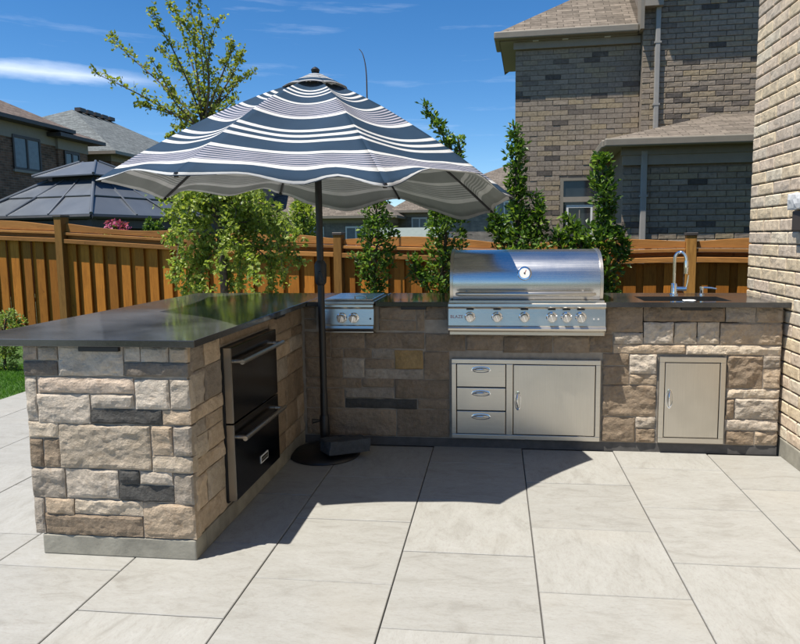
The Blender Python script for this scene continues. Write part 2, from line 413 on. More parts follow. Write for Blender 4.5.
# lawn to the left of the patio
PATIO_L, W = -4.555, .6096
lm = MB(); NX, NY = 30, 44
for j in range(NY+1):
    for i in range(NX+1):
        x = -13 + (PATIO_L+13)*i/NX; y = -3 + 12.2*j/NY
        lm.v.append((x, y, ground_z(x, y)+.006))
for j in range(NY):
    for i in range(NX):
        a = j*(NX+1)+i; lm.f.append((a, a+1, a+NX+2, a+NX+1))
tag(lm.build('lawn', LAWN, fix=False, smooth=True), kind='structure')
gr = MB(); rg = random.Random(3)
for k in range(52000):
    x = rg.uniform(-9.4, PATIO_L-.004) if rg.random() < .35 else rg.uniform(-6.2, PATIO_L-.004)
    y = rg.uniform(4.2, 9.0); z = ground_z(x, y)
    h = rg.uniform(.022, .05); a = rg.uniform(0, 6.28); w = rg.uniform(.0025, .0045); lx, ly = rg.gauss(0, .014), rg.gauss(0, .014)
    dx, dy = math.cos(a)*w, math.sin(a)*w
    gr.add([(x-dx, y-dy, z), (x+dx, y+dy, z), (x+lx*.4+dx*.7, y+ly*.4+dy*.7, z+h*.6), (x+lx, y+ly, z+h)], [(0, 1, 2), (0, 2, 3)])
tag(gr.build('grass', GRASS, fix=False), 'short green lawn grass growing beside the patio', kind='stuff')

patio = tag(MB().box(PATIO_L, 1.865, -3.0, 7.05, -.14, -.011).build('patio', JOINT), kind='structure')
X0, A0, B0, GAP = -.4332, 4.118, 3.817, .0055
rp = random.Random(5)
def paver(x0, x1, y0, y1):
    """one porcelain paver with a fine eased edge"""
    w, d = (x1-x0)/2, (y1-y0)/2; e = .0025
    key = (round(w, 3), round(d, 3))
    if key not in paver.cache:
        mb = MB()
        rings = [(0, -.0105), (0, -.0028), (e, 0.0)]
        for k, (i, z) in enumerate(rings):
            mb.v += [(-w+i, -d+i, z), (w-i, -d+i, z), (w-i, d-i, z), (-w+i, d-i, z)]
        for r in range(2):
            for k in range(4): mb.f.append((r*4+k, r*4+(k+1) % 4, r*4+4+(k+1) % 4, r*4+4+k))
        mb.f.append((8, 9, 10, 11)); paver.cache[key] = mb.mesh('paver', fix=False)
    o = link('paver', paver.cache[key], PAVER, patio, loc=((x0+x1)/2, (y0+y1)/2, rp.uniform(-.0008, .0008)))
paver.cache = {}
for k in range(-7, 4):
    xa = max(X0+k*W, PATIO_L); xb = min(X0+(k+1)*W, 1.863)
    if xb-xa < .03: continue
    base = A0 if k % 2 == 0 else B0
    ytop = 4.455 if xa > -1.6 else (4.455 if xa > -2.2 else 7.05)
    rows = []
    y = base
    while y < ytop: y += W
    while y > .2: rows.append(y); y -= W
    for yt in rows:
        ya, yb = yt-W, min(yt, ytop)
        if yb-ya < .03: continue
        xl, xr = xa, xb
        paver(xl+GAP/2, xr-GAP/2, ya+GAP/2, yb-GAP/2)

# ------------------------------------------------------------------ stone kitchen island
YW, XP, YP, XL, ZT, ZB = 4.44, -1.36, 2.72, -2.14, 1.02, .988
island = empty('stone_island', (-.1, 4.6, 0), label='L-shaped outdoor kitchen island of rock-faced stone with black granite countertop', cat='kitchen island')
def isl(mb, name, mat, **k):
    o = mb.build(name, mat, island, **k); o.matrix_parent_inverse = Matrix.Translation((.1, -4.6, 0)); return o
core = MB()
core.box(XL+.002, XP-.0025, YP+.0025, 5.04, .098, ZB-.003)
for x0, x1, zt in ((XP-.0025, -1.19, ZB-.003), (-1.19, -.835, .80), (-.835, -.30, ZB-.003), (-.30, .69, .80), (.69, .94, ZB-.003), (.94, 1.57, .78), (1.57, 1.83, ZB-.003)):
    core.box(x0, x1, YW+.0025, 5.04, .02, zt)
core.box(XP-.014, 1.83, 4.985, 5.041, .03, ZB-.0035)
isl(core, 'core', MORTAR)
pl = MB(); pl.box(XL+.035, XP+.006, YP-.004, 2.83, 0, .095).box(XP-.05, XP+.006, 2.83, YW, 0, .095)
isl(pl, 'plinth', CONCRETE, bevel=.006)
isl(MB().box(XP+.006, 1.84, YW+.002, YW+.05, 0, .062), 'plinth', JOINT)

def rock(L, H, seed, pillow=.018, rough=.010, step=.011, back=.05):
    """rock-faced block: local x along the face (0..L), z up (0..H), -y outward"""
    rn = random.Random(seed); off = Vector((rn.uniform(0, 90), rn.uniform(0, 90), rn.uniform(0, 90)))
    nx = max(4, int(L/step)); nz = max(3, int(H/step))
    mb = MB(); tilt = rn.uniform(-.004, .004); tiltx = rn.uniform(-.003, .003)
    def us(n, T):
        e = min(.009, T*.15); return [0, e] + [e+(T-2*e)*k/(n-2) for k in range(1, n-2)] + [T-e, T]
    xs, zs = us(nx, L), us(nz, H)
    for j, z in enumerate(zs):
        for i, x in enumerate(xs):
            edge = i in (0, len(xs)-1) or j in (0, len(zs)-1)
            q = Vector((x, z, 0))*9+off
            n = .8*mnoise.noise(q*.7) + .6*mnoise.noise(Vector((q.x*1.1, q.y*2.2, 1))) - 1.0*abs(mnoise.noise(Vector((q.x*.9, q.y*1.7, 4)))) - .5*abs(mnoise.noise(Vector((q.x*2.3, q.y*3.1, 2)))) + .28*mnoise.noise(q*5) + .45
            if edge:
                d = max(-.001, .5*(pillow*.6 + rough*n)) + .003*mnoise.noise(q*3); jx = .0035*mnoise.noise(q*2+Vector((7, 0, 0))); jz = .0035*mnoise.noise(q*2+Vector((0, 9, 0)))
            else:
                ex = min(x, L-x)/.015; ez = min(z, H-z)/.015
                d = pillow*min(1, ex)**.5*min(1, ez)**.5 + rough*n + tilt*(z/H-.5)*2 + tiltx*(x/L-.5)*2
                d = max(d, .002); jx, jz = .005*mnoise.noise(q*3), .005*mnoise.noise(q*3.3)
            mb.v.append((x+jx, -d, z+jz))
    X = len(xs); Z = len(zs)
    for j in range(Z-1):
        for i in range(X-1):
            a = j*X+i
            if (i+j+seed) % 2: mb.f += [(a, a+1, a+X+1), (a, a+X+1, a+X)]
            else: mb.f += [(a, a+1, a+X), (a+1, a+X+1, a+X)]
    ring = [i for i in range(X)] + [j*X+X-1 for j in range(1, Z)] + [(Z-1)*X+i for i in range(X-2, -1, -1)] + [j*X for j in range(Z-2, 0, -1)]
    b = len(mb.v)
    for r in ring: mb.v.append((mb.v[r][0], back, mb.v[r][2]))
    for k in range(len(ring)):
        k2 = (k+1) % len(ring); mb.f.append((ring[k], b+k, b+k2, ring[k2]))
    return mb
J = .0034
scount = [100]
def put_stone(face, a0, a1, z0, z1, c, pillow=.018, rough=.010, parent=None):
    """face 'F': peninsula front, 'S': peninsula side, 'W': back wall"""
    a0 += J; a1 -= J; z0 += J; z1 -= J
    if a1-a0 < .02 or z1-z0 < .015: return
    scount[0] += 1
    me = rock(a1-a0, z1-z0, scount[0], pillow, rough).mesh('stone', fix=False)
    me.materials.append(ST[c])
    o = bpy.data.objects.new('stone', me); COL.objects.link(o); o.parent = island
    o.matrix_parent_inverse = Matrix.Translation((.1, -4.6, 0))
    if face == 'F': o.location = (a0, YP, z0)
    elif face == 'W': o.location = (a0, YW, z0)
    else: o.location = (XP, a0, z0); o.rotation_euler = (0, 0, math.pi/2)
def rects(tab, ox, oy, sc, Y, clampx, face, pillow, rough):
    for (x0, y0, x1, y1, c) in tab:
        xm, ym = (x0+x1)/2, (y0+y1)/2
        p = lambda x, y: at(ox+x/sc, oy+y/sc, Y)
        X0_, X1_ = p(x0, ym).x, p(x1, ym).x; Z0_, Z1_ = p(xm, y1).z, p(xm, y0).z
        if abs(X0_-clampx[0]) < .045: X0_ = clampx[0]
        if abs(X1_-clampx[1]) < .045: X1_ = clampx[1]
        yield X0_, X1_, max(Z0_, 0), min(Z1_, ZB-.002), c
FRONT = [(47,56,93,100,'P'),(93,58,144,100,'G'),(144,58,307,139,'L'),(307,58,347,104,'L'),(347,58,419,105,'L'),(419,58,476,106,'T'),
 (47,100,144,137,'D'),(307,105,476,142,'D'),
 (51,139,94,249,'L'),(94,141,333,182,'P'),(94,182,225,257,'L'),(225,184,333,220,'L'),(225,220,402,259,'C'),(334,146,421,222,'L'),(421,146,476,223,'L'),(402,223,476,261,'T'),
 (58,250,147,292,'B'),(63,292,109,364,'N'),(109,292,151,364,'N'),(148,258,375,369,'B'),(375,261,429,336,'T'),(429,261,476,337,'G'),(376,337,476,379,'B'),
 (68,364,164,438,'G'),(164,368,296,441,'L'),(296,371,347,408,'C'),(347,374,430,408,'L'),(296,408,433,450,'C'),(431,380,479,457,'G'),
 (77,438,114,547,'G'),(114,439,186,480,'T'),(186,443,356,482,'B'),(115,481,356,558,'N'),(356,453,482,560,'T')]
for X_0, X_1, Z_0, Z_1, c in rects(FRONT, 0, 320, 2.475, YP, (XL, XP+.012), 'F', 0, 0):
    if Z_0 < .12: Z_0 = .097
    put_stone('F', X_0, X_1, Z_0, Z_1, c, .008, .0085)
WALL = [ # from the back wall's left part
 (-28,128,55,162,'N'),(-28,162,55,198,'N'),(-28,198,103,292,'N'),(103,200,216,261,'N'),(216,203,415,263,'N'),(262,128,387,167,'N'),(262,167,387,203,'N'),(387,128,416,205,'N'),(416,128,500,167,'N'),(416,167,552,270,'N'),(552,200,758,270,'N'),
 (103,261,145,294,'N'),(145,261,241,294,'N'),(241,263,315,294,'G'),(315,266,412,331,'Y'),(-28,292,143,358,'N'),(143,294,216,358,'G'),(216,294,315,329,'N'),(216,329,411,364,'G'),(411,270,508,366,'N'),
 (-28,358,206,392,'N'),(206,360,315,392,'N'),(315,364,508,430,'N'),(148,392,315,428,'G'),(-28,392,150,458,'N'),(150,428,392,462,'C'),(392,430,508,464,'N'),(-28,458,98,556,'N'),(98,461,322,558,'N'),(322,463,508,558,'N')]
WALL2 = [(-200,228,-75,257,'N'),(-75,230,60,252,'N'),(-235,257,-100,304,'N'),(-100,257,0,304,'N'),
 (37,190,143,248,'N'),(143,190,363,220,'N'),(363,190,445,222,'G'),(445,190,534,223,'T'),(143,220,225,280,'L'),(225,220,287,280,'B'),(287,220,348,280,'B'),(348,223,534,282,'T'),
 (-2,250,62,303,'N'),(62,248,143,280,'G'),(62,280,257,306,'T'),(257,282,530,310,'B'),
 (-2,303,105,337,'N'),(-2,337,105,389,'N'),(105,306,190,360,'L'),(105,360,190,389,'T'),(20,389,186,474,'N'),(20,474,121,560,'N'),(121,474,184,505,'L'),(121,505,184,562,'N'),
 (362,310,464,399,'N'),(464,310,526,344,'G'),(464,344,526,399,'T'),(358,399,524,426,'B'),(358,426,387,482,'N'),(387,426,522,482,'L'),(356,482,520,512,'G'),(362,512,440,566,'N'),(440,514,516,568,'T'),(184,545,362,564,'N')]
HOLES = [(-.335,.72,.80,1.2),(-.318,.706,.058,.636),(1.062,1.502,.066,.664),(-1.215,-.81,.805,1.2)]
def clip(X_0, X_1, Z_0, Z_1):
    """trim a stone where an appliance is let into the wall"""
    for a, b, c, d in HOLES:
        if X_1 <= a+.002 or X_0 >= b-.002 or Z_1 <= c+.002 or Z_0 >= d-.002: continue
        opts = [(X_0, min(X_1, a), Z_0, Z_1), (max(X_0, b), X_1, Z_0, Z_1), (X_0, X_1, Z_0, min(Z_1, c)), (X_0, X_1, max(Z_0, d), Z_1)]
        X_0, X_1, Z_0, Z_1 = max(opts, key=lambda r: max(0, r[1]-r[0])*max(0, r[3]-r[2]))
    return X_0, X_1, Z_0, Z_1
for tab, ox, oy, sc in ((WALL, 300, 270, 3.333), (WALL2, 590, 240, 2.686)):
    for X_0, X_1, Z_0, Z_1, c in rects(tab, ox, oy, sc, YW, (XP+.02, 1.84), 'W', 0, 0):
        if Z_0 < .1: Z_0 = .064
        if Z_1 > .955: Z_1 = ZB-.002
        X_0 = max(X_0, XP+.02); X_1 = min(X_1, 1.84)
        q = clip(X_0, X_1, Z_0, Z_1)
        lit = q[0] > .75
        put_stone('W', *q, c, .010 if lit else .007, .013 if lit else .009)
# peninsula side: a stretch before and one after the drawer refrigerator
FR_Y0, FR_Y1, FR_Z0, FR_Z1 = 3.075, 3.765, .115, .925
rs = random.Random(12)
zrow = [.097, .215, .30, .375, .455, .56, .63, .70, .80, .865, ZB-.002]
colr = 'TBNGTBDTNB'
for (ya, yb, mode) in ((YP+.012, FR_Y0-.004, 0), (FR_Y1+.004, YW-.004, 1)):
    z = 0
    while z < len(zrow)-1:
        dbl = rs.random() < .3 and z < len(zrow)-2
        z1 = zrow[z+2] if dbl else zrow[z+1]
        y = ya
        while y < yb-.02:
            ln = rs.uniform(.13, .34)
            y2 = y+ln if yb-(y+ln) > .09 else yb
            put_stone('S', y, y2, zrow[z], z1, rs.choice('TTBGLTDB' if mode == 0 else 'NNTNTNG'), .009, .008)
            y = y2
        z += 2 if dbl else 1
put_stone('S', FR_Y0, FR_Y1, FR_Z1+.004, ZB-.002, 'N', .008, .006)
# countertop slabs
def slab(x0, x1, y0, y1, mat=GRANITE): return isl(MB().box(x0, x1, y0, y1, ZB, ZT), 'countertop_slab', mat, bevel=.003)
YF, YB = 4.378, 5.092
slab(-2.42, -1.302, 2.682, YB, GRANITE_DUST_SHEEN)
slab(-1.3005, -1.207, YF, YB); slab(-1.2055, -.822, 4.92, YB); slab(-.8205, -.318, YF, YB)
slab(-.3165, .708, 5.02, YB)
isl(MB().box(.7095, .975, YF, YB, ZB, ZT).box(.975, 1.535, YF, 4.472, ZB, ZT).box(.975, 1.535, 4.80, YB, ZB, ZT).box(1.535, 1.862, YF, YB, ZB, ZT), 'countertop_slab', GRANITE)
# vent strips just under the slabs
def vent(x0, x1, y0, y1):
    o = isl(MB().box(x0, x1, y0, y1, ZB-.024, ZB-.002), 'vent_strip', BLACKPL, bevel=.002)
p0, p1 = at(78, 347, YP-.02), at(118, 347, YP-.02); vent(p0.x, p1.x, YP-.022, YP)
p0, p1 = at(401, 309, YW-.02), at(426, 309, YW-.02); vent(p0.x, p1.x, YW-.026, YW)
p0, p1 = at(681, 311, YW-.02), at(711, 311, YW-.02); vent(p0.x, p1.x, YW-.03, YW)
vent(XP, XP+.026, 3.86, 4.02)

# ------------------------------------------------------------------ built-in grill
GX0, GX1 = -.318, .706
grill = empty('built_in_grill', ((GX0+GX1)/2, YW, .80), label='wide stainless steel built-in gas grill with closed hood and six knobs', cat='grill')
def under(root):
    inv = Matrix.Translation(-Vector(root.location))
    def f(mb, name, mat, parent=None, **k):
        o = mb.build(name, mat, parent or root, **k)
        if parent is None: o.matrix_parent_inverse = inv
        return o
    return f
gp = under(grill)
def arc(pts, n=5):
    """Catmull-Rom through (y,z) points"""
    out = []
    P = [pts[0]] + list(pts) + [pts[-1]]
    for i in range(1, len(P)-2):
        for k in range(n):
            t = k/n; a, b, c, d = (Vector(P[i+j]) for j in (-1, 0, 1, 2))
            out.append(tuple(.5*((2*b)+(c-a)*t+(2*a-5*b+4*c-d)*t*t+(3*b-a-3*c+d)*t**3)))
    out.append(tuple(pts[-1])); return out
hp = arc([(4.405, 1.036), (4.392, 1.10), (4.392, 1.165), (4.412, 1.235), (4.462, 1.295), (4.54, 1.338), (4.64, 1.358), (4.76, 1.36), (4.90, 1.345)])
hood = gp(MB().extrude_x(hp + [(4.99, 1.30), (4.99, 1.036)], GX0+.028, GX1-.030), 'hood', STEEL_HOOD, auto=30)
hs = [(y if y > 4.7 else y-.007, z+.006) for y, z in hp]
for a, b in ((GX0+.008, GX0+.0275), (GX1-.0295, GX1-.010)):
    gp(MB().extrude_x(hs + [(4.995, 1.305), (4.995, 1.036)], a, b), 'hood_side', STEEL, auto=30)
gp(MB().tube([(GX0+.05, 4.335, 1.078), (GX0+.075, 4.333, 1.078), (GX1-.09, 4.333, 1.078), (GX1-.065, 4.335, 1.078)], [.008, .0155, .0155, .008], 14), 'hood_handle', STEEL_EDGE, auto=50)
for x in (GX0+.12, GX1-.135): gp(MB().tube([(x, 4.336, 1.078), (x, 4.395, 1.078)], .008, 10), 'handle_bracket', STEEL)
# thermometer
tp = at(524.4, 273.3, 4.42)
Mt = Matrix.Translation((tp.x, 4.402, tp.z)) @ Matrix.Rotation(rad(78), 4, 'X')
th = gp(MB().lathe([(.047, -.02), (.047, .006), (.043, .011), (.036, .012)], 28, Mt), 'thermometer', CHROME, auto=40)
gp(MB().lathe([(.034, .0125), (.034, .0138)], 28, Mt), 'dial', WHITEPL, th)
gp(MB().box(-.0015, .0015, -.004, .024, .014, .0155, Mt @ Matrix.Rotation(rad(-25), 4, 'Z')), 'needle', REDPT, th)
gp(MB().lathe([(.006, .0137), (.005, .0165)], 12, Mt), 'pointer_hub', BLACKPL, th)
# firebox top frame, panel, bullnose
gp(MB().box(GX0+.002, GX1-.004, 4.36, 5.015, .985, 1.033), 'firebox_frame', STEEL, bevel=.004)
gp(MB().extrude_x([(4.372, .80), (4.372, 1.020), (4.335, 1.020), (4.327, 1.012), (4.325, .995), (4.332, .985), (4.347, .978), (4.334, .868), (4.322, .862), (4.316, .850), (4.318, .838), (4.328, .831), (4.340, .831)], GX0, GX1), 'control_panel', STEEL, auto=35)
gp(MB().box(GX0+.006, GX1-.006, 4.345, 4.44, .803, .826), 'drip_tray', STEEL, bevel=.003)
gp(MB().box(GX0+.003, GX1-.003, 4.3725, 4.455, .827, .984), 'housing', STEEL)
for px in (470, 497, 524.4, 551.8, 566.5, 581):
    p = at(px, 316.5, 4.335)
    M = Matrix.Translation((p.x, 4.341, .925)) @ Matrix.Rotation(rad(96), 4, 'X')
    kn = gp(MB().lathe([(.036, -.004), (.036, .004), (.030, .009)], 24, M), 'knob', CHROME, auto=40)
    gp(MB().lathe([(.027, .0085), (.026, .040), (.0235, .046), (.012, .047)], 24, M), 'knob_grip', STEEL_HOOD, kn, auto=40)
    gp(MB().box(-.0035, .0035, -.022, .022, .0475, .0535, M @ Matrix.Rotation(rad(20), 4, 'Z')), 'knob_bar', CHROME, kn, bevel=.001)
    gp(MB().box(p.x-.024, p.x+.024, 4.3335, 4.343, .9725, .9795), 'light_slot', BLACKPL)
for px in (594, 598.5):
    p = at(px, 318, 4.33); gp(MB().lathe([(.006, -.004), (.006, .007)], 12, Matrix.Translation((p.x, 4.341, .915)) @ Matrix.Rotation(rad(96), 4, 'X')), 'button', CHROME)
fc = bpy.data.curves.new('lettering', 'FONT'); fc.body = 'BLAZE'; fc.size = .030; fc.extrude = .0006; fc.align_x = 'CENTER'; fc.align_y = 'CENTER'
fo = bpy.data.objects.new('tmp', fc); COL.objects.link(fo)
dg = bpy.context.evaluated_depsgraph_get(); lme = bpy.data.meshes.new_from_object(fo.evaluated_get(dg)); bpy.data.objects.remove(fo)
p = at(456, 316.5, 4.335)
lo = link('lettering', lme, REDPT, grill); lo.matrix_parent_inverse = Matrix.Translation(-Vector(grill.location))
lo.location = (p.x+.004, 4.3402, .925); lo.rotation_euler = (rad(83), 0, 0)

# ------------------------------------------------------------------ side burner
SX0, SX1 = -1.205, -.823
sb = empty('side_burner', ((SX0+SX1)/2, YW, .80), label='small stainless steel side burner with two knobs left of the grill', cat='side burner')
sp_ = under(sb)
sp_(MB().extrude_x([(4.375, .822), (4.375, 1.012), (4.335, 1.012), (4.326, 1.004), (4.325, .99), (4.334, .98), (4.349, .974), (4.336, .868), (4.322, .862), (4.318, .845), (4.326, .832)], SX0+.002, SX1-.002), 'control_panel', STEEL, auto=35)
sp_(MB().box(SX0+.006, SX1-.006, 4.345, 4.445, .812, .8215), 'drip_tray', STEEL, bevel=.002)
sp_(MB().box(SX0+.004, SX1-.004, 4.376, 4.915, .823, 1.022), 'burner_box', STEEL, bevel=.004)
sp_(MB().box(SX0+.02, SX1-.02, 4.42, 4.90, 1.0225, 1.036), 'lid', STEEL_HOOD, bevel=.006)
sp_(MB().tube([(-.97, 4.43, 1.037), (-.97, 4.425, 1.055), (-.93, 4.425, 1.062), (-.89, 4.425, 1.055), (-.89, 4.43, 1.037)], .006, 8), 'lid_handle', STEEL)
for px in (341.5, 353.5):
    p = at(px, 314.5, 4.335); M = Matrix.Translation((p.x, 4.343, .915)) @ Matrix.Rotation(rad(97), 4, 'X')
    kn = sp_(MB().lathe([(.036, -.004), (.036, .004), (.030, .009)], 24, M), 'knob', CHROME, auto=40)
    sp_(MB().lathe([(.027, .0085), (.026, .040), (.0235, .046), (.012, .047)], 24, M), 'knob_grip', STEEL_HOOD, kn, auto=40)
    sp_(MB().box(-.0035, .0035, -.022, .022, .0475, .0535, M @ Matrix.Rotation(rad(-15), 4, 'Z')), 'knob_bar', CHROME, kn, bevel=.001)
p = at(370, 316, 4.33); sp_(MB().lathe([(.006, -.004), (.006, .007)], 12, Matrix.Translation((p.x, 4.342, .91)) @ Matrix.Rotation(rad(97), 4, 'X')), 'button', BLACKPL)

# ------------------------------------------------------------------ drawer and door cabinet, access door
def frame(mb, x0, x1, z0, z1, w, y0, y1):
    mb.box(x0, x1, y0, y1, z0, z0+w).box(x0, x1, y0, y1, z1-w, z1).box(x0, x0+w, y0, y1, z0+w, z1-w).box(x1-w, x1, y0, y1, z0+w, z1-w); return mb
def recessed_handle(fn, parent, cx, cz, L, vertical, y):
    """chromed oval finger pull"""
    R = Matrix.Translation((cx, y, cz)) @ Matrix.Rotation(math.pi/2, 4, 'X')
    if vertical: R = R @ Matrix.Rotation(math.pi/2, 4, 'Z')
    mb = MB(); n = 20
    for r, (s, zz) in enumerate([(1.0, -.002), (1.0, .003), (.88, .004), (.80, -.0015)]):
        for k in range(n):
            t = 2*math.pi*k/n; mb.v.append(tuple(R @ Vector((L/2*s*math.cos(t), L*.16*s*math.sin(t), zz))))
    for r in range(3):
        for k in range(n): mb.f.append((r*n+k, r*n+(k+1) % n, (r+1)*n+(k+1) % n, (r+1)*n+k))
    mb.f.append(tuple(3*n+k for k in range(n)))
    h = fn(mb, 'handle', CHROME, parent, smooth=False, auto=40)
    fn(MB().tube([R @ Vector((-L*.40, -.002, .002)), R @ Vector((-L*.22, .003, .013)), R @ Vector((0, .005, .016)), R @ Vector((L*.22, .003, .013)), R @ Vector((L*.40, -.002, .002))], [.003, .006, .007, .006, .003], 10), 'grip', CHROME, h, auto=50)
CX0, CX1, CZ0, CZ1 = -.305, .694, .070, .626
cab = empty('drawer_cabinet', ((CX0+CX1)/2, YW, CZ0), label='stainless cabinet with three drawers and one door set below the grill', cat='cabinet')
cp_ = under(cab)
fm = frame(MB(), CX0, CX1, CZ0, CZ1, .032, 4.415, 4.452)
dx = CX0 + (CX1-CX0)*.39
fm.box(dx-.018, dx+.028, 4.4155, 4.452, CZ0+.032, CZ1-.032)
cp_(fm, 'face_frame', STEEL_DRAWER, bevel=.003)
cp_(MB().box(CX0+.02, CX1-.02, 4.442, 4.4525, CZ0+.02, CZ1-.02), 'back_panel', BLACKPL)
zz = [CZ0+.032, CZ0+.032+.164, CZ0+.032+.328, CZ1-.032]
for k in range(3):
    d = cp_(MB().box(CX0+.0365, dx-.0225, 4.4175, 4.440, zz[k]+.003, zz[k+1]-.003), 'drawer', STEEL_DRAWER, bevel=.003)
    recessed_handle(cp_, d, (CX0+dx)/2+.007, zz[k+1]-.040, .135, False, 4.4172)
dr = cp_(MB().box(dx+.0325, CX1-.0365, 4.4175, 4.440, CZ0+.0365, CZ1-.0365), 'door', STEEL_DOOR, bevel=.003)
recessed_handle(cp_, dr, dx+.062, (CZ0+CZ1)/2-.005, .135, True, 4.4172)
AX0, AX1, AZ0, AZ1 = 1.072, 1.492, .076, .655
ad = empty('access_door', ((AX0+AX1)/2, YW, AZ0), label='single stainless access door set in the stone wall under the sink', cat='cabinet door')
ap = under(ad)
ap(frame(MB(), AX0, AX1, AZ0, AZ1, .034, 4.412, 4.452), 'face_frame', STEEL_DRAWER, bevel=.003)
ap(MB().box(AX0+.02, AX1-.02, 4.442, 4.4525, AZ0+.02, AZ1-.02), 'back_panel', BLACKPL)
d = ap(MB().box(AX0+.0385, AX1-.0385, 4.4145, 4.440, AZ0+.0385, AZ1-.0385), 'door', STEEL_DOOR, bevel=.003)
recessed_handle(ap, d, AX0+.068, (AZ0+AZ1)/2+.01, .135, True, 4.4142)

# ------------------------------------------------------------------ drawer refrigerator in the peninsula side
fr = empty('drawer_refrigerator', (XP, (FR_Y0+FR_Y1)/2, FR_Z0), label='dark two-drawer refrigerator with bar handles built into the peninsula side', cat='refrigerator')
fp = under(fr)
XF = XP+.052
fp(MB().box(XP-.01, XP+.012, FR_Y0+.006, FR_Y1-.004, FR_Z0+.004, FR_Z1-.004), 'cabinet_shell', BLACKPL)
zm = (FR_Z0+FR_Z1)/2+.01
for z0, z1 in ((FR_Z0+.014, zm-.003), (zm+.003, FR_Z1-.006)):
    d = fp(MB().box(XP+.014, XF, FR_Y0+.010, FR_Y1-.008, z0, z1), 'drawer', DARKSTEEL, bevel=.004)
    fp(MB().box(XP+.0135, XF-.003, FR_Y0+.0065, FR_Y0+.0098, z0+.002, z1-.002), 'drawer_side', STEEL_EDGE, d)
    hz = z1-.075
    h = fp(MB().tube([(XF+.048, FR_Y0+.03, hz), (XF+.048, FR_Y1-.03, hz)], .0125, 14), 'handle', STEEL, d, auto=50)
    for y in (FR_Y0+.055, FR_Y1-.055): fp(MB().tube([(XF-.004, y, hz), (XF+.048, y, hz)], .010, 10), 'bracket', STEEL, d, auto=50)
b = fp(MB().box(XF+.0005, XF+.004, 3.43, 3.545, .205, .247), 'badge', WHITEPL)
fp(MB().box(XF+.0042, XF+.005, 3.438, 3.537, .212, .240), 'badge_plate', DARKSTEEL, b)
for k in range(5): fp(MB().box(XF+.0051, XF+.0056, 3.447+k*.017, 3.459+k*.017, .219, .233), 'badge_mark', STEEL, b)

# ------------------------------------------------------------------ sink, faucet, soap dispenser
sk = empty('sink', (1.255, 4.635, .80), label='black undermount sink basin sunk in the granite counter', cat='sink')
skp = under(sk)
t_ = .012
bm_ = MB().box(.965, 1.545, 4.462, 4.81, .80, .812).box(.965, .977, 4.462, 4.81, .812, ZB-.001).box(1.533, 1.545, 4.462, 4.81, .812, ZB-.001).box(.977, 1.533, 4.462, 4.474, .812, ZB-.001).box(.977, 1.533, 4.798, 4.81, .812, ZB-.001)
skp(bm_, 'basin', SINKM)
skp(MB().lathe([(.045, .8125), (.045, .815), (.03, .816), (.028, .8135)], 20, Matrix.Translation((1.25, 4.6, 0))), 'drain', CHROME)
cl_ = MB(); nx_, ny_ = 9, 6
for j in range(ny_):
    for i in range(nx_):
        x = 1.215+.075*i/(nx_-1); y = 4.42+.045*j/(ny_-1)
        cl_.v.append((x+.003*mnoise.noise((x*40, y*40, 0)), y, ZT+.010+.006*mnoise.noise((x*30, y*30, 3))))
for j in range(ny_-1):
    for i in range(nx_-1): a = j*nx_+i; cl_.f.append((a, a+1, a+nx_+1, a+nx_))
piece = cl_.build('piece', WHITEPL, smooth=True, fix=False); sm = piece.modifiers.new('thick', 'SOLIDIFY'); sm.thickness = .008
tag(piece, 'tiny white piece lying on the front rim of the sink', 'piece')  # small crumpled white sheet on the rim, not identified
fa = at(671, 294, 5.0); fx, fy = fa.x, 4.93
fau = empty('faucet', (fx, fy, ZT), label='tall chrome pull-down faucet standing behind the sink', cat='faucet')
fpn = under(fau)
fpn(MB().lathe([(.030, ZT), (.030, ZT+.006), (.024, ZT+.012), (.021, ZT+.075), (.017, ZT+.085)], 20, Matrix.Translation((fx, fy, 0))), 'base', CHROME, auto=40)
pts = [(fx, fy, ZT+.08), (fx, fy, ZT+.25)] + [(fx+.035-.035*math.cos(t), fy-.02*(1-math.cos(t)), ZT+.25+.06*math.sin(t)) for t in [math.pi*k/10 for k in range(1, 10)]] + [(fx+.07, fy-.04, ZT+.245)]
fpn(MB().tube(pts, .0115, 12), 'spout', CHROME, auto=60)
fpn(MB().tube([(fx+.07, fy-.04, ZT+.25), (fx+.07, fy-.041, ZT+.20), (fx+.07, fy-.042, ZT+.155)], [.014, .017, .0145], 14), 'spray_head', CHROME, auto=60)
fpn(MB().tube([(fx+.015, fy, ZT+.045), (fx+.085, fy-.01, ZT+.045)], [.016, .016], 14), 'valve', CHROME, auto=60)
fpn(MB().tube([(fx+.083, fy-.01, ZT+.045), (fx+.092, fy-.012, ZT+.10), (fx+.096, fy-.014, ZT+.145)], [.007, .0055, .0045], 10), 'lever', CHROME, auto=60)
sa = at(700.5, 294, 4.95)
soap = empty('soap_dispenser', (sa.x, 4.93, ZT), label='small chrome soap dispenser with spout pointing right beside faucet', cat='soap dispenser')
spn = under(soap)
spn(MB().lathe([(.020, ZT), (.020, ZT+.006), (.013, ZT+.010), (.013, ZT+.045), (.017, ZT+.047), (.017, ZT+.062)], 18, Matrix.Translation((sa.x, 4.93, 0))), 'pump', CHROME, auto=40)
spn(MB().tube([(sa.x, 4.93, ZT+.054), (sa.x+.06, 4.91, ZT+.052), (sa.x+.095, 4.90, ZT+.046)], [.008, .007, .0055], 10), 'spout', CHROME, auto=60)

